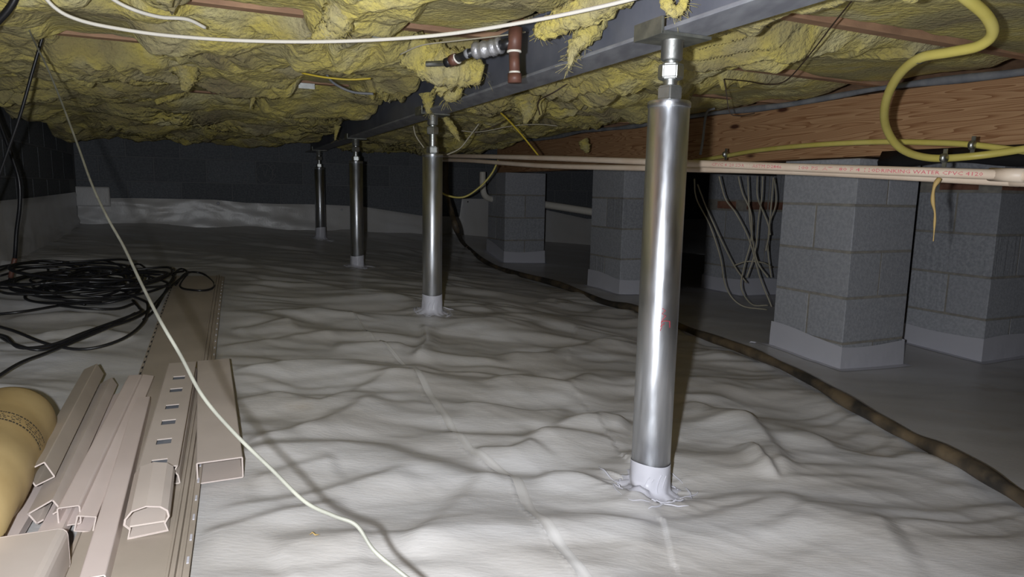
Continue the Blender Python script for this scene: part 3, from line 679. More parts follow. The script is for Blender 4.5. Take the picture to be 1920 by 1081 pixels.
# ------------------------------------------------------------------ piers
PB = block_mesh('block', .394, .194, .192, M_BLK); PBS = block_mesh('block', .394, .194, .192, M_BLKS)
BRK = block_mesh('brick', .19, .09, .055, M_BRICK)
def pier(a, wv, ztop, label, brick_at=None, flip=0, zbot=-.12):
    # a, wv: near left corner
    cx = a+.2; cw = wv+.2
    cen = AW(cx, cw, 0); zf = min(fz(*AW(a+da, wv+dw, 0).xy) for da in (0, .4) for dw in (0, .4))
    t = empty('block_pier', Vector((cen.x, cen.y, zf)), label, 'pier', 'square concrete block piers')
    def put(me, ca, cwv, z, ang):
        b = bpy.data.objects.new(me.name.split('.')[0], me); b.location = AW(ca, cwv, z)-t.location; b.rotation_euler = (0, 0, ANG+ang+random.uniform(-.006, .006)); b.parent = t; COL.objects.link(b)
    z = ztop; k = flip
    lo = zf-.02
    box('mortar', AW(cx, cw, (ztop+lo)/2-.002), AV*.1955, BV*.1955, ZV*((ztop-lo)/2-.002), M_MORT, t)
    n_ = 0
    while z > lo-.0:
        if brick_at is not None and n_ == brick_at:
            for e in (-1, 1):
                for f in (-1, 1):
                    put(BRK, cx+e*.1, cw+f*.152, z-.032, 0)
            for e in (-1, 1): put(BRK, cx+e*.152, cw, z-.032, math.pi/2)
            z -= .066; n_ += 1; continue
        zc = z-.1
        if zc+.1 < lo: break
        for s in (-1, 1):
            me = random.choice([PB, PB, PBS])
            if k % 2 == 0: put(me, cx+s*.1, cw, zc, math.pi/2)
            else: put(me, cx, cw+s*.1, zc, 0)
        z -= .2; k += 1; n_ += 1
    # tape skirt
    V = []; F = []; N = 14; segs = []
    cor = [(a, wv+.4), (a, wv), (a+.4, wv), (a+.4, wv+.4)]
    R = 6; ring = []
    for s in range(4):
        p0 = cor[s]; p1 = cor[(s+1) % 4]
        for j in range(N): ring.append((p0[0]+(p1[0]-p0[0])*j/N, p0[1]+(p1[1]-p0[1])*j/N))
    L = len(ring)
    for i in range(R):
        u = i/(R-1)
        for j, (ra, rw) in enumerate(ring):
            da = ra-cx; dw = rw-cw; off = .0035+.003*u+(.03*(max(0, u-.8)/.2)) + .0010*math.sin(j*1.3+u*5)*u
            mx = max(abs(da), abs(dw)); sc = (mx+off)/mx
            p = AW(cx+da*sc, cw+dw*sc, 0); zfl = fz(p.x, p.y)
            ht = .105+.012*math.sin(j*.21+a*3)
            z_ = zfl+.003+ht*(1-min(1, u/.8))**1.0 if u < .99 else zfl+.0015
            V.append(Vector((p.x, p.y, z_)))
    for i in range(R-1):
        for j in range(L): F.append((i*L+j, (i+1)*L+j, (i+1)*L+(j+1) % L, i*L+(j+1) % L))
    mk('tape_skirt', V, F, M_TAPE, t, False)
    return t
def corner(px, py, d):
    p = PD(px, py, d); return p.dot(AV), p.dot(BV)
a1, w1 = corner(1575, 690, 2.84); a2, w2 = corner(1161, 551, 4.39); a3, w3 = corner(945, 490, 5.9); a4, w4 = corner(1839, 678, 3.1); a5, w5 = corner(1388, 554, 4.6)
P1 = pier(a1, w1, CH+.172, 'nearest concrete block pier, beside the big post at right', flip=0)
P2 = pier(a2, w2, CH+.172, 'concrete block pier partly hidden behind the nearest steel post', flip=0)
P3 = pier(a3, w3, CH+.172, 'farthest concrete block pier, seen between second and nearest posts', flip=1)
P4 = pier(a4, w4, CH+.31, 'dark concrete block pier at the right edge, brick course at top', brick_at=1, flip=0)
P5 = pier(a5, w5, CH+.17, 'shadowed concrete block pier behind hanging wires, thin brick course in middle', brick_at=1, flip=0)

# ------------------------------------------------------------------ timber girder on the piers
g = box('timber_girder', AW(a1+.06+.06, 1.9, CH+.178+.128), AV*.06, BV*4.1, ZV*.128, M_GIRD, bevel=.003)
finish(g, 'reddish pine girder with knots resting on the block piers', 'girder')
g = box('timber_girder', AW(a4+.2, 1.9, CH+.315+.07), AV*.06, BV*4.1, ZV*.07, M_GIRD, bevel=.003)
finish(g, 'dark timber girder over the right hand row of piers', 'girder')
# black plastic flap between girder and pier top
pts_t = [AW(a1+.05, .5+.1*i, CH+.18-.0) for i in range(16)]
V = []; F = []
for i in range(24):
    wv = .2+.075*i; hz = .055+.012*math.sin(i*.9)
    V += [AW(a1+.052, wv, CH+.195), AW(a1+.035+.006*math.sin(i), wv, CH+.185-hz*.5), AW(a1+.04, wv, CH+.185-hz)]
for i in range(23):
    for j in range(2): F.append((i*3+j, i*3+3+j, i*3+4+j, i*3+1+j))
o = mk('plastic_flap', V, F, M_BLKP); so = o.modifiers.new('s', 'SOLIDIFY'); so.thickness = .003
finish(o, 'black plastic flap hanging under the timber girder at right', 'plastic flap')

# grey conduit along the girder top
pts = []
for i in range(30):
    wv = .4+i*.16; pts.append(AW(2.36+.006*math.sin(i*1.3), wv, CH+.412+.006*math.sin(i*.9)))
V, F = tube_geo(spline(pts, 4), lambda t: .0125+.004*math.sin(t*46)*math.sin(t*17), 10)
finish(mk('conduit', V, F, M_GREYST), 'dusty grey conduit running along the top of the pine girder', 'conduit')
# ragged dark wrap on the conduit
V, F = tube_geo(spline([AW(2.36, .55+i*.08, CH+.412) for i in range(7)], 5), lambda t: .024+.008*math.sin(t*23), 12)
finish(mk('duct_wrap', V, F, M_GREYST), 'ragged dark wrap round the grey conduit at upper right', 'wrap')

# ------------------------------------------------------------------ cream plastic water pipes
def pipe_line(pts, r): return spline(pts, 10)
def wpipe(pts, r, label, extras):
    pts = [pts[0]+(pts[0]-pts[1]).normalized()*1.3]+pts
    q = spline(pts, 10); V, F = tube_geo(q, r, 16); o = mk('water_pipe', V, F, M_CPVC)
    finish(o, label, 'pipe', None); return o, q
q1 = [PD(1990, 331, 1.34), PD(1880, 327.5, 1.45), PD(1500, 314, 1.86), PD(1240, 304, 2.32), PD(1020, 296, 3.05), PD(880, 292.5, 3.75), PD(800, 291, 4.4)]
wp1, cl = wpipe(q1, .0112, 'cream plastic water pipe with red printing, upper of the pair', None)
V, F = tube_geo([PD(1857, 326.7, 1.478), PD(1922, 329, 1.405)], .0145, 16); mk('coupling', V, F, M_CPVC, wp1)
q2 = [PD(1990, 343, 1.40), PD(1880, 339.5, 1.53), PD(1500, 321, 1.93), PD(1240, 315.5, 2.42), PD(1020, 310.5, 3.15), PD(880, 301, 3.85), PD(800, 299, 4.5)]
wp2, _ = wpipe(q2, .0108, 'cream plastic water pipe, lower of the pair, mostly hidden at right', None)
# red print along the upper pipe
def along(o_name, body, pA, pB, size, m, parent, view_from=CP, lift=.0117):
    cu = bpy.data.curves.new('t', 'FONT'); cu.body = body; cu.size = size; cu.resolution_u = 1; to = bpy.data.objects.new('t', cu); COL.objects.link(to)
    dg = bpy.context.evaluated_depsgraph_get(); me = bpy.data.meshes.new_from_object(to.evaluated_get(dg)); bpy.data.objects.remove(to)
    bm = bmesh.new(); bm.from_mesh(me); bmesh.ops.triangulate(bm, faces=bm.faces); vs_ = [v.co.copy() for v in bm.verts]; fs = [tuple(v.index for v in f.verts) for f in bm.faces]; bm.free()
    xm = max(v.x for v in vs_); d = (pB-pA); Lh = d.length; x = d.normalized(); nrm = (view_from-(pA+pB)/2); nrm = (nrm-x*nrm.dot(x)).normalized(); y = nrm.cross(x)
    if y.z < 0: y = -y
    VV = []
    for v in vs_:
        h = (v.y-size*.35); ang = h/lift
        VV.append(pA+x*(v.x*Lh/xm)+y*(lift*math.sin(ang))+nrm*(lift*math.cos(ang)))
    return mk(o_name, VV, fs, m, parent, False)
for pa, pb, tx in (((1330, 1.995+.03), (1480, 1.86), 'CPVC 4120 SDR 11 ASTM D2846'), ((1495, 1.86), (1640, 1.70), '100 PSI AT 180 F 4 110'), ((1655, 1.69), (1850, 1.485), 'DRINKING WATER CPVC 4120')):
    def near(px):
        best = min(cl, key=lambda c: abs((lambda v: 960+FPX*v.dot(Rv)/v.dot(Fv))(c-CP)-px)); return best
    i0 = min(range(len(cl)), key=lambda k: abs(960+FPX*(cl[k]-CP).dot(Rv)/(cl[k]-CP).dot(Fv)-pa[0])); i1 = min(range(len(cl)), key=lambda k: abs(960+FPX*(cl[k]-CP).dot(Rv)/(cl[k]-CP).dot(Fv)-pb[0]))
    along('printing', tx, cl[i0], cl[i1], .012, M_PRINT, wp1)

# ------------------------------------------------------------------ yellow gas hose and clips
yh = tube('gas_hose', [PD(1740, -60, 1.30), PD(1800, -12, 1.34), PD(1848, 28, 1.38), PD(1861, 62, 1.42), PD(1835, 86, 1.46), PD(1780, 98, 1.52), PD(1722, 110, 1.6), PD(1682, 145, 1.72), PD(1660, 195, 1.86), PD(1662, 240, 1.98), PD(1690, 279, 2.05), PD(1745, 296, 2.08), PD(1830, 292, 2.05), PD(1930, 278, 1.95), PD(2010, 268, 1.85), AW(a1+.045, 1.0, CH+.24), AW(a1+.045, .5, CH+.25), AW(a1+.045, -.3, CH+.25)], .0112, M_YHOSE, None, 8, 14)
finish(yh, 'thick yellow gas hose hanging in a loop from the ceiling at right', 'hose')
yh2 = tube('gas_hose', [PD(1300, 302, 3.55), PD(1350, 294, 3.3), PD(1420, 282, 3.0), PD(1520, 272, 2.66), PD(1640, 266, 2.4), PD(1740, 267, 2.22), PD(1820, 271, 2.1), PD(1925, 284, 1.97), PD(2010, 294, 1.88), AW(a1+.045, 1.0, CH+.20), AW(a1+.045, .5, CH+.20), AW(a1+.045, -.3, CH+.21)], .0095, M_YHOSE, None, 8, 14)
finish(yh2, 'long yellow gas hose stretched along the pine girder', 'hose')
for px, py, d, lb in ((1823, 272, 2.08, 'zinc clip fixing both yellow hoses to the girder'), (1770, 296, 2.05, 'small zinc clip under the low bend of the yellow hose'), (1360, 289, 3.22, 'small dark clip at the far end of the yellow hose')):
    c = PD(px, py, d); t = empty('hose_clip', c, lb, 'clip'); V, F = tube_geo([c-BV*.006, c+BV*.006], .0135, 14); mk('band', V, F, M_ZINC, t)
    box('ear', c+ZV*.018+AV*.004, BV*.006, AV*.0015, ZV*.009, M_ZINC, t); box('ear', c-ZV*.018+AV*.004, BV*.006, AV*.0015, ZV*.009, M_ZINC, t)
c = PD(1724, 110, 1.6); V, F = tube_geo([c-Vector((.006, 0, -.002)), c+Vector((.006, 0, .002))], .0135, 14); finish(mk('hose_strap', V, F, M_DKST), 'dark strap round the yellow hose below the insulation', 'strap')

# ------------------------------------------------------------------ cables and wires
def wire(name, pts, r, m, label, cat='wire', k=8, seg=8):
    o = tube(name, [PD(*p) for p in pts], r, m, None, k, seg); return finish(o, label, cat)
wire('cable', [(60, -40, 1.5), (100, 12, 1.52), (150, 38, 1.54), (230, 55, 1.56), (330, 68, 1.58), (480, 77, 1.6), (650, 77, 1.6), (820, 66, 1.56), (980, 42, 1.48), (1120, 14, 1.4), (1230, -14, 1.33), (1330, -45, 1.28), (1500, -150, 1.2), (1700, -420, 1.1)], .0042, M_WCAB, 'bright white cable swooping across under the insulation', 'cable')
wire('cable', [(160, -45, 1.58), (208, -4, 1.6), (250, 18, 1.62), (300, 32, 1.66), (350, 36, 1.7), (385, 52, 1.74)], .0045, M_WCAB, 'short pale cable stapled to the joist at the upper left', 'cable')
wire('cable', [(20, -60, 2.0), (40, -2, 2.0), (52, 48, 1.98), (68, 85, 1.92), (88, 125, 1.85), (115, 190, 1.74), (145, 270, 1.56), (172, 345, 1.38), (200, 405, 1.25), (232, 462, 1.14), (262, 525, 1.02), (300, 600, .9), (338, 665, .86), (380, 742, .82), (440, 812, .79), (510, 880, .77), (572, 940, .75), (625, 966, .74), (668, 984, .735), (700, 1030, .72), (745, 1068, .71), (800, 1110, .7)], .0024, M_GCAB, 'grey cable hanging from the ceiling and trailing across the floor', 'cable', 8, 8)
wire('cable', [(86, 45, 2.1), (80, 68, 2.1), (62, 130, 2.1), (38, 215, 2.1), (12, 290, 2.1), (-20, 380, 2.1)], .0046, M_BCAB, 'straight black cable slanting down at the upper left edge', 'cable')
wire('cable', [(50, -50, 1.6), (20, 12, 1.6), (-25, 60, 1.6)], .008, M_BCAB, 'thick black cable crossing the top left corner', 'cable')
bc = wire('cable', [(-30, 150, 2.7), (0, 232, 2.7), (22, 292, 2.7), (36, 340, 2.7), (37, 385, 2.7), (31, 435, 2.7), (28, 480, 2.7), (22, 515, 2.72), (10, 545, 2.76)], .0075, M_BCAB, 'black cable hanging at the left edge with a stripped copper end', 'cable')
tube('stripped_end', [PD(28, 484, 2.695), PD(24, 500, 2.69), PD(20, 520, 2.69)], .0095, M_COPPER, bc, 5, 8)
wire('wire', [(1605, -8, 1.5), (1560, 48, 1.65), (1520, 100, 1.8), (1475, 150, 2.05), (1440, 158, 2.15), (1400, 152, 2.3), (1358, 148, 2.45)], .0018, M_BRWIRE, 'thin brown wire sagging below the joists right of the big post')
wire('wire', [(1357, 148, 2.5), (1362, 175, 2.5), (1368, 210, 2.5), (1385, 217, 2.5), (1415, 212, 2.5)], .0018, M_BRWIRE, 'thin dark wire dangling between joist and girder')
wire('wire', [(925, 200, 3.1), (950, 222, 3.2), (980, 255, 3.3), (1010, 292, 3.4)], .0042, M_YWIRE, 'straight yellow wire coming down to the water pipes')
wire('wire', [(566, 137, 2.35), (610, 145, 2.35), (655, 149, 2.36), (695, 147, 2.38)], .0032, M_YWIRE, 'yellow wire under the insulation left of the beam')
wire('wire', [(934, 300, 4.3), (922, 325, 4.3), (900, 350, 4.3), (870, 369, 4.3), (838, 366, 4.3), (812, 350, 4.3)], .0062, M_YHOSE, 'yellow cable sagging in an arc behind the second post')
wire('wire', [(775, 236, 3.2), (780, 255, 3.2), (795, 277, 3.2)], .003, M_TWIRE, 'short pale wire left of the second post top')
wire('wire', [(838, 290, 3.2), (862, 278, 3.2), (880, 256, 3.2), (898, 232, 3.2)], .003, M_TWIRE, 'pale wire curling right of the second post top')
wire('wire', [(865, 245, 3.4), (900, 247, 3.4), (960, 236, 3.4), (1010, 233, 3.4), (1045, 236, 3.4)], .0022, M_TWIRE, 'thin pale wire along the insulation behind the beam')
wire('wire', [(890, 250, 3.4), (930, 235, 3.4), (960, 219, 3.35)], .0025, M_BRWIRE, 'dark wire crossing behind the beam')
wire('wire', [(1075, 150, 2.5), (1040, 172, 2.5), (1010, 190, 2.55), (1012, 215, 2.6)], .0022, M_BRWIRE, 'dark wire hanging under the beam near its middle')
wire('wire', [(750, 102, 1.95), (790, 85, 1.9), (850, 77, 1.85), (930, 68, 1.8), (985, 60, 1.75)], .002, M_TWIRE, 'thin tan wire above the brown pipe tee')
wire('wire', [(608, 133, 2.5), (625, 155, 2.5), (660, 172, 2.5), (700, 176, 2.5)], .0045, M_GREYST, 'grey wire drooping under the insulation')
wire('wire', [(1338, 292, 3.4), (1333, 320, 3.6)], .002, M_BRWIRE, 'short dark wire below the girder') if False else None
wire('cord', [(1313, 290, 3.2), (1318, 262, 3.2), (1322, 225, 3.2), (1327, 208, 3.2), (1340, 203, 3.2)], .006, M_GREYST, 'dark cord on the girder just right of the nearest post', 'cord')
# frayed cord hanging from the pipe
o = tube('paper_strip', [PD(1762, 334, 1.6), PD(1752, 350, 1.6), PD(1749, 375, 1.6), PD(1753, 400, 1.6), PD(1752, 425, 1.6), PD(1750, 452, 1.6)], lambda t: .0055*(1-t*.75)*(1+.25*math.sin(t*19)), M_PAPER, None, 6, 6)
finish(o, 'twisted brown paper strip dangling from the water pipe at right', 'strip')
# bundle of white wires in front of the shadowed pier
bund = [[(1348, 330), (1360, 372), (1380, 400), (1405, 450), (1425, 520), (1447, 575)],
        [(1384, 330), (1392, 362), (1408, 400), (1408, 450), (1395, 500), (1390, 540), (1410, 570), (1440, 572)],
        [(1402, 330), (1404, 380), (1408, 430), (1420, 490), (1440, 520)], [(1420, 330), (1420, 368), (1430, 395), (1442, 430), (1436, 470)],
        [(1430, 330), (1428, 372), (1422, 410), (1416, 470), (1400, 520)], [(1450, 332), (1447, 372), (1443, 420), (1444, 440)],
        [(1302, 335), (1306, 372), (1330, 420), (1350, 480), (1362, 540), (1390, 572), (1438, 580)], [(1308, 345), (1325, 390), (1352, 450), (1378, 500), (1400, 530)],
        [(1375, 498), (1400, 490), (1430, 492), (1446, 500)], [(1452, 334), (1455, 380), (1443, 420), (1440, 470), (1446, 520)]]
wl_names = ['leftmost', 'curling', 'straight', 'crossing', 'slanting', 'short', 'long looping', 'second leftmost', 'horizontal', 'rightmost']
for i, l in enumerate(bund):
    d = 3.75+.02*i
    wire('wire', [(x, y, d+.03*math.sin(j*2+i)) for j, (x, y) in enumerate(l)], .0042, M_TWIRE, f'{wl_names[i]} pale wire of the bundle hanging before the shadowed pier')
# dark board above that bundle
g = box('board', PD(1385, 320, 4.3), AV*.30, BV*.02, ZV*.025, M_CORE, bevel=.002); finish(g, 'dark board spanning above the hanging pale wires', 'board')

# ------------------------------------------------------------------ copper tee with black pipe and foil
T = empty('pipe_tee', PD(966, 70, 1.62), 'brown pipe tee with black pipe and foil tape beside the beam', 'pipe fitting')
d0 = 1.62
def stub(name, p, q, r, m, seg=14, par=None): V, F = tube_geo([p, q], r, seg); return mk(name, V, F, m, par or T)
stub('tee_body', PD(967, 52, d0), PD(964, 97, d0), .0165, M_COPPER); dp_ = stub('drop_pipe', PD(964, 97, d0), PD(965, 138, d0), .0125, M_COPPER)
stub('white_ring', PD(964, 95, d0), PD(964, 98.5, d0), .0172, M_WCAB, 14, dp_); stub('white_ring', PD(965, 134, d0), PD(965, 138, d0), .0135, M_WCAB, 14, dp_)
stub('end_cap', PD(965, 138, d0), PD(965, 155, d0), .0165, M_COPPER); stub('branch', PD(962, 79, d0), PD(935, 86, d0+.02), .012, M_BLKP)
V, F = tube_geo(spline([PD(940, 84, d0+.02), PD(925, 89, d0+.03), PD(905, 93, d0+.04), PD(890, 95, d0+.05)], 8), lambda t: .019+.0015*math.sin(t*23)+.0012*math.sin(t*71), 14); mk('foil_wrap', V, F, M_FOIL, T)
stub('black_pipe', PD(892, 95, d0+.05), PD(856, 110, d0+.08), .0105, M_BLKP); stub('white_ring', PD(858, 109, d0+.08), PD(856, 110.5, d0+.082), .014, M_WCAB)
stub('grey_band', PD(880, 99, d0+.06), PD(874, 102, d0+.065), .0115, M_GREYST); stub('copper_joint', PD(856, 110, d0+.08), PD(846, 114, d0+.09), .014, M_COPPER); stub('black_nut', PD(846, 114, d0+.09), PD(836, 118, d0+.10), .0115, M_BLKP)
V, F = tube_geo(spline([PD(836, 118, d0+.10), PD(820, 119, d0+.12), PD(800, 120, d0+.13)], 22), lambda t: .0062+.0012*math.sin(t*140), 10); mk('flex_line', V, F, M_ZINC, T)
# mending plates nailed on the joists
for px, py, W_, lb in ((575, 161, 3.2, 'small galvanised plate on the joist left of the beam'), (700, 62, 1.98, 'small bright plate on the joist behind the white cable')):
    c = PW(px, py, W_-.0215); t = box('mending_plate', c, AV*.035, BV*.0012, ZV*.012, M_ZINC, bevel=.0005); finish(t, lb, 'plate')
for px, py, lb in ((1440, 55, 'dark steel plate on the nearest joist, right of the beam'), (1188, 124, 'dark steel plate on the joist just below the beam')):
    c = PZ(px, py, ZJ-.003); t = box('steel_plate', c, AV*.075, BV*.022, ZV*.002, M_DKST, bevel=.0005); finish(t, lb, 'plate')

# ------------------------------------------------------------------ dirty hose across the floor
hp = [PD(835, 300, 4.75), PD(836, 350, 4.75), PD(846, 395, 4.7), PD(858, 435, 4.62)]
hp += [FL(x, y, .026) for x, y in HOSE_PX]
_e = (hp[-1]-hp[-2]); _e.z = 0; _e.normalize()
for _k2 in (.3, .6, .9):
    _q = hp[-1]+_e*.3+Vector((.05, 0, 0)); _q.z = float(fbase(_q.x, _q.y))+.018; hp.append(_q)
V, F = tube_geo(spline(hp, 8), lambda t: .0185+.0022*math.sin(t*61)+.0015*math.sin(t*149), 14)
finish(mk('drain_hose', V, F, M_HOSE), 'dark mud-caked hose snaking across the plastic floor from post to right edge', 'hose')

# ------------------------------------------------------------------ far background pipes
o = tube('vent_pipe', [PD(905, 322, 6.1), PD(905, 345, 6.1), PD(909, 366, 6.12), PD(925, 374, 6.2), PD(960, 380, 6.3)], .028, M_WCAB, None, 8, 16); finish(o, 'white plastic elbow pipe behind the farthest pier', 'pipe')
o = tube('waste_pipe', [PD(1000, 380, 6.35), PD(1060, 389, 6.2), PD(1130, 400, 6.05)], .034, M_WCAB, None, 6, 16); finish(o, 'white waste pipe crossing the gap between two far piers', 'pipe')

# ------------------------------------------------------------------ scraps on the floor
for (px, py), (l, wd), m, lb in (((1412, 644), (.02, .010), M_TAPE, 'crumpled white scrap beside the hose near the big pier'), ((440, 988), (.003, .003), M_BRWIRE, None),
        ((1385, 652), (.03, .003), M_TAPE, 'thin white tape scrap left of the nearest pier'), ((1445, 677), (.022, .004), M_TAPE, 'curled white tape scrap between hose and nearest pier'),
        ((590, 1023), (.009, .004), M_PAPER, 'brown wood chip on the plastic near the grey cable')):
    if lb is None: continue
    c = FL(px, py, .005); V, F = tube_geo([c+Vector((-l, 0, 0)), c+Vector((-l*.5, .004, .003)), c+Vector((l*.3, -.003, .002)), c+Vector((l, .003, 0))], lambda t, wd=wd: wd*.5*(1.05-abs(2*t-1)), 7)
    finish(mk('scrap', V, F, m), lb, 'scrap')
# overlapping sheet seam
sp = spline([Vector((x, y, 0)) for x, y in SEAMP], 14); V = []; F = []
for i, p in enumerate(sp):
    t_ = (sp[min(i+1, len(sp)-1)]-sp[max(i-1, 0)]).normalized(); nn = Vector((-t_.y, t_.x, 0))
    if nn.x < 0: nn = -nn
    for j in range(6):
        q = p+nn*(.0050*j*(.35+.65*min(1, i/40))); V.append(Vector((q.x, q.y, fz(q.x, q.y)+(.0018 if j < 5 else .0004)-(.0008 if j == 0 else 0))))
for i in range(len(sp)-1):
    for j in range(5): F.append((i*6+j, i*6+j+1, i*6+7+j, i*6+6+j))
st = mk('seam_tape', V, F, M_SEAM, FLOOR)

# ------------------------------------------------------------------ building offcuts at left
def vtube(name, A, B, w_, h_, th, r_, m, label, cat, rollv=0, edge=True):
    t = empty(name, (A+B)/2, label, cat)
    o_ = rot2(rrect(w_, h_, r_), rollv); i_ = rot2(rrect(w_-2*th, h_-2*th, max(r_-th, .0005)), rollv)
    o = mk('shell', *profile_geo(o_, A, B, ZV, inner=i_), m, t, False); fixn(o)
    d = (B-A).normalized()
    e = mk('cut_edge', *profile_geo(rot2(rrect(w_+.0006, h_+.0006, r_), rollv), A-d*.0012, A+d*.0005, ZV, inner=i_), M_VEDGE, t, False); fixn(e)
    return t
def FH(px, py, h):                                     # point seen at px,py that floats h above the smooth floor
    r = ray(px, py); ts = np.linspace(.4, 9, 900); m = CH+r.z*ts < fbase(r.x*ts, r.y*ts)+h
    return CP+r*float(ts[int(np.argmax(m))])
# wide panel
def panel():
    A0 = FH(352, 1110, .012); A1 = FH(421, 521, .012)      # right edge
    B0 = FH(105, 1110, .012); B1 = FH(328, 521, .012)
    t = empty('siding_panel', (A0+B1)/2, 'long taupe vinyl siding panel lying under the other offcuts', 'panel')
    N = 80
    prof = [(0, .002), (.045, .002), (.05, .002), (.055, .006), (.075, .006), (.08, .002), (.10, .002), (.105, .013), (.125, .013), (.13, .004), (.15, .004), (.155, .009), (.175, .009), (.18, .006), (.95, .006), (.97, .002), (1, .002)]
    V = []; F = []; K = len(prof)
    for i in range(N):
        u = i/(N-1); a = A0.lerp(A1, u); b = B0.lerp(B1, u)
        for s, h in prof:
            p = a.lerp(b, s); zz = max(p.z, float(fbase(p.x, p.y))+.016)+h; V.append(Vector((p.x, p.y, zz)))
    for i in range(N-1):
        for k in range(K-1): F.append((i*K+k, (i+1)*K+k, (i+1)*K+k+1, i*K+k+1))
    o = mk('panel_sheet', V, F, M_VINYLD, t, False); s = o.modifiers.new('s', 'SOLIDIFY'); s.thickness = .002
    # nail slots along the right strip and at far left strip
    for (s, n_, u0, u1) in ((.022, 34, .0, .97), (.975, 26, .35, .9)):
        for k in range(n_):
            u = u0+(u1-u0)*k/n_; u = 1-(1-u)
            a = A0.lerp(A1, u).lerp(B0.lerp(B1, u), s); a.z = max(a.z, float(fbase(a.x, a.y))+.016)+.0032
            dv = (A1-A0).normalized(); xv = dv.cross(ZV)
            box('nail_slot', a, dv*.009, xv*.0018, ZV*.0006, M_TAPE if s < .5 else M_CORE, t)
    return t
panel()
HF = .045
vtube('box_tube', FH(413, 881, .036), FH(401, 688, .036), .086, .046, .0025, .003, M_VINYL, 'wide rectangular tan vinyl tube, rightmost of the offcuts', 'tube')
# slotted rail
def slotted():
    A = FH(297, 893, .05); B = FH(343, 690, .05); A.z = float(fbase(A.x, A.y))+.048; B.z = float(fbase(B.x, B.y))+.048
    t = empty('slotted_rail', (A+B)/2, 'tan vinyl rail with six rectangular slots along its top', 'rail')
    d = (B-A).normalized(); L = (B-A).length; x = d.cross(ZV).normalized(); y = x.cross(d)
    w2 = .034
    spx = [(330, 708), (324, 731), (318, 762), (311, 791), (303, 827), (295, 866)]
    def par(p):
        r = ray(*p); # intersect with plane through A with normal y, offset top
        P0 = A+y*.018; tt = (P0-CP).dot(y)/r.dot(y); return (CP+r*tt-A).dot(d)
    us = sorted(par(p) for p in spx); sl = .0135
    G = []
    def quad(u0, u1, x0, x1, h0=.018):
        return box_geo(A+d*((u0+u1)/2)+x*((x0+x1)/2)+y*(h0-.00125), d*((u1-u0)/2), x*((x1-x0)/2), y*.00125)
    G.append(quad(0, L, -w2, -.014)); G.append(quad(0, L, .014, w2))
    cuts = [0]+sum([[u-sl, u+sl] for u in us], [])+[L]
    for k in range(0, len(cuts), 2): G.append(quad(cuts[k], cuts[k+1], -.014, .014))
    o = mk('slotted_top', *join(G), M_VINYL, t, False)
    prof = [(-.034, .018), (-.028, .006), (-.034, -.004), (-.036, -.020), (.036, -.020), (.034, -.004), (.028, .006), (.034, .018)]
    G = []
    for k in range(len(prof)-1):
        (x0, y0), (x1, y1) = prof[k], prof[k+1]; c = A+d*(L/2)+x*((x0+x1)/2)+y*((y0+y1)/2); e = (x*(x1-x0)+y*(y1-y0))/2; nr = e.cross(d).normalized()
        G.append(box_geo(c, d*(L/2), e, nr*.00125))
    mk('rail_body', *join(G), M_VINYL, t, False)
    box('shade_liner', A+d*(L/2)+y*.004, d*(L/2-.012), x*.025, y*.004, M_GREYST, t)  # added dark grey liner, stands in for the shade inside the slots
    return t
slotted()
# loaf shaped hand rail offcut
def loaf():
    A = FH(276, 978, .05); B = FH(291, 905, .05); A.z = float(fbase(A.x, A.y))+.05; B.z = float(fbase(B.x, B.y))+.062
    t = empty('hand_rail', (A+B)/2, 'short rounded hand rail offcut with a two-chamber hollow end', 'rail')
    out = [(-.031, -.028), (.031, -.024), (.027, -.008), (.034, .004), (.032, .016), (.022, .025), (0, .030), (-.022, .024), (-.033, .010), (-.035, 0), (-.027, -.010)]
    inn = [(x*.91, (y)*.90) for x, y in out]
    sh = mk('shell', *profile_geo(out, A, B, ZV, inner=inn), M_VINYL, t, False); fixn(sh)
    d = (B-A).normalized(); x = d.cross(ZV).normalized(); y = x.cross(d)
    e = mk('cut_edge', *profile_geo([(a*1.005, b*1.005) for a, b in out], A-d*.001, A+d*.0005, ZV, inner=[(a*.94, b*.93) for a, b in out]), M_VEDGE, t, False); fixn(e)
    box('divider', (A+B)/2-y*.006, d*((B-A).length/2-.002), x*.026, y*.0015, M_VINYL, sh)
loaf()
G_ = 'hollow square vinyl tubes in the pile at left'
vtube('square_tube', FH(174, 1100, .04), FH(268, 756, .03), .034, .034, .002, .003, M_VIN2, 'long pinkish vinyl tube reaching the bottom edge, right of the hollow pair', 'tube')
vtube('square_tube', FH(130, 966, .05), FH(254, 714, .035), .0335, .0345, .002, .004, M_VIN2, 'square vinyl tube with open end, left one of the touching pair', 'tube')
vtube('square_tube', FH(160, 981, .04), FH(276, 712, .03), .029, .029, .002, .002, M_VIN2, 'square vinyl tube with bluish open end, right one of the pair', 'tube', -14)
vtube('square_tube', FH(75, 888, .085), FH(176, 697, .07), .034, .034, .002, .002, M_VINYLD, 'dusky square vinyl tube with dark open end beside the tan pipe', 'tube', 24)
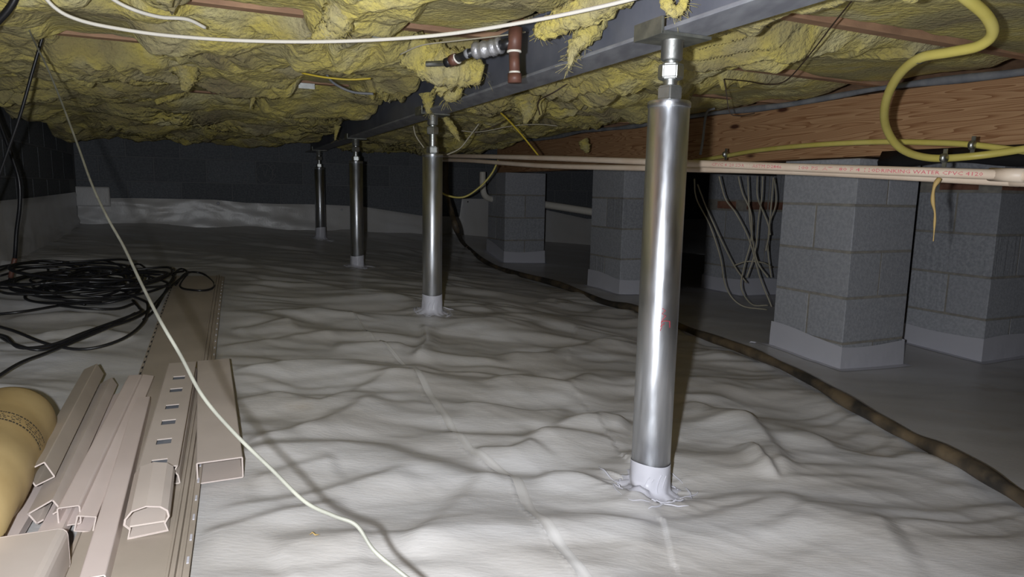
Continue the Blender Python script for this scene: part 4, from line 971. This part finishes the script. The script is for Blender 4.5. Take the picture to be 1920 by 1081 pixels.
# channel
def channel(A, B, w_, h_, rollv, m, label):
    t = empty('vinyl_channel', (A+B)/2, label, 'channel')
    pr = rot2([(w_/2-.012, -h_/2), (w_/2, -h_/2), (w_/2, h_/2), (-w_/2, h_/2), (-w_/2, -h_/2), (-w_/2+.010, -h_/2)], rollv)
    d = (B-A).normalized(); L = (B-A).length; x = d.cross(ZV).normalized(); y = x.cross(d); G = []; E = []
    for k in range(len(pr)-1):
        (x0, y0), (x1, y1) = pr[k], pr[k+1]; c0 = A+x*((x0+x1)/2)+y*((y0+y1)/2); e = (x*(x1-x0)+y*(y1-y0))/2; e2 = e*(1+.0012/e.length); nr = e.cross(d).normalized()
        G.append(box_geo(c0+d*(L/2), d*(L/2), e2, nr*.0011)); E.append(box_geo(c0-d*.0008, d*.0008, e2, nr*.0013))
    mk('channel_body', *join(G), m, t, False); mk('cut_edge', *join(E), M_VEDGE, t, False)
channel(FH(84, 958, .055), FH(200, 722, .035), .040, .022, 28, M_VINYL, 'folded vinyl channel with lipped open end, left of the hollow pair')
channel(FH(-20, 1045, .03), FH(72, 900, .018), .05, .014, 0, M_VIN2, 'flat vinyl strip slanting beside the tan pipe at the left edge')
channel(FH(60, 1075, .03), FH(228, 742, .020), .036, .016, 10, M_VIN2, 'narrow vinyl channel buried under the square tubes')
# post sleeve bottom left
A = Vector((-.60, .62, 0)); B = FH(60, 1040, .06)
dv = (B-FH(20, 1110, .06)); dv.z = 0; dv.normalize(); B2 = B.copy(); A = B-dv*.34; A.z = B.z = float(fbase(B.x, B.y))+.055
vtube('post_sleeve', B+dv*.0, A, .095, .070, .003, .012, M_VINYL, 'wide tan post sleeve cut off by the bottom left corner', 'sleeve')

# ------------------------------------------------------------------ tan plastic pipe at the left edge
def tan_pipe():
    r = .082
    far = FH(26, 797, r); near = FH(-150, 1075, r); d = (near-far).normalized()
    far.z = float(fbase(far.x, far.y))+r+.012; near.z = float(fbase(near.x, near.y))+r+.012; d = (near-far).normalized(); L = (near-far).length
    t = empty('tan_pipe', (far+near)/2, 'fat yellowish-brown plastic pipe with faded black stamping, at left edge', 'pipe')
    m = mat('aged_tan_plastic', (.36, .25, .105), .5, vscale=6, col2=(.46, .34, .16), bump=.1, bscale=12)
    prof = [(.05, .0), (.066, .004), (.076, .016), (.081, .035), (r, .06)]; z = .1
    while z < .32: prof.append((r-.0012*math.sin(z*60), z)); z += .02
    prof += [(r, .33), (r-.004, .345), (r-.0045, L)]
    V, F = lathe_geo(prof, far, 56, d); mk('pipe_wall', V, F, m, t)
    # stamping: rows of small dark marks round the pipe
    ax = d; x = ax.orthogonal().normalized(); x = (CP-far); x = (x-ax*x.dot(ax)).normalized(); y = ax.cross(x)
    G = []; rr = random.Random(4); mk_i = 0
    for row, (z0, hh, dens) in enumerate(((.172, .006, .95), (.183, .0035, .7), (.190, .0035, .75), (.197, .0035, .6), (.206, .006, .9))):
        a = -.9
        while a < .95:
            wd = rr.uniform(.02, .07)
            if rr.random() < dens:
                q = []
                for (da, dz) in ((0, 0), (wd, 0), (wd, hh), (0, hh)):
                    q.append(far+ax*(z0+dz)+(x*math.cos(a+da)+y*math.sin(a+da))*(r+.0010))
                G.append((q, [(0, 1, 2, 3)]))
            a += wd+rr.uniform(.012, .03)
    o = mk('stamping', *join(G), mat('faded_black_ink', (.06, .05, .035), .7), t, False); 
tan_pipe()

# ------------------------------------------------------------------ tangle of black cable
def tangle():
    c0 = onfloor(165, 560); t = empty('cable_tangle', Vector((c0.x, c0.y, float(fbase(c0.x, c0.y)))), 'tangled heap of black cable on the floor at left', 'cable')
    rr = random.Random(12)
    def floorpts(l, lift=.02):
        out = []
        for i, (x, y) in enumerate(l):
            q = onfloor(x, y); q.z += lift+.008*math.sin(i*1.7); out.append(q)
        return out
    for k in range(20):
        cx = c0.x+rr.uniform(-.12, .12); cy = c0.y+rr.uniform(-.10, .10); ra = rr.uniform(.11, .25); rb = rr.uniform(.10, .28); th = rr.uniform(-.5, .5); ph = rr.uniform(0, 6.28)
        pts = []
        for j in range(15):
            a = ph+j/14*2*math.pi*rr.uniform(.97, 1.0)*1.05; ex = ra*math.cos(a)*(1+.06*math.sin(3*a+k)); ey = rb*math.sin(a)*(1+.1*math.sin(2*a+k))
            x = cx+ex*math.cos(th)-ey*math.sin(th); y = cy+ex*math.sin(th)+ey*math.cos(th); pts.append(Vector((x, y, float(fbase(x, y))+.022+.0065*k*.8+.012*math.sin(a*2+k))))
        tube('cable_loop', pts, .0048, M_BCAB, t, 5, 7)
    arcs = [[(155, 535), (162, 505), (195, 494), (230, 505), (243, 535)], [(245, 540), (243, 512), (262, 502), (278, 515), (280, 540)],
            [(95, 545), (92, 503), (130, 528), (160, 538), (210, 512), (150, 522)], [(330, 545), (350, 525), (380, 522), (402, 540), (392, 556), (362, 558), (338, 545), (352, 520), (335, 518), (310, 560), (290, 590), (270, 612)],
            [(0, 530), (60, 518), (130, 515), (230, 517), (300, 528), (345, 522)], [(0, 545), (80, 528), (160, 525), (260, 540)], [(-20, 556), (30, 562), (90, 570), (160, 585)],
            [(-20, 612), (50, 608), (120, 590), (190, 580)], [(-15, 632), (30, 650), (90, 668), (160, 675), (230, 662), (270, 630), (278, 590), (268, 580), (240, 575)],
            [(-10, 650), (30, 678), (80, 682), (130, 662), (190, 645), (250, 625), (285, 595), (320, 555), (355, 530)], [(-10, 745), (40, 718), (90, 690), (150, 660), (210, 640), (255, 615)],
            [(-10, 655), (15, 668), (40, 682), (100, 672), (160, 655), (260, 616), (262, 600), (250, 585)], [(110, 600), (160, 610), (220, 605), (255, 590)]]
    for i, l in enumerate(arcs): tube('cable_strand', floorpts(l, .018+.003*i), .0047, M_BCAB, t, 7, 7)
tangle()
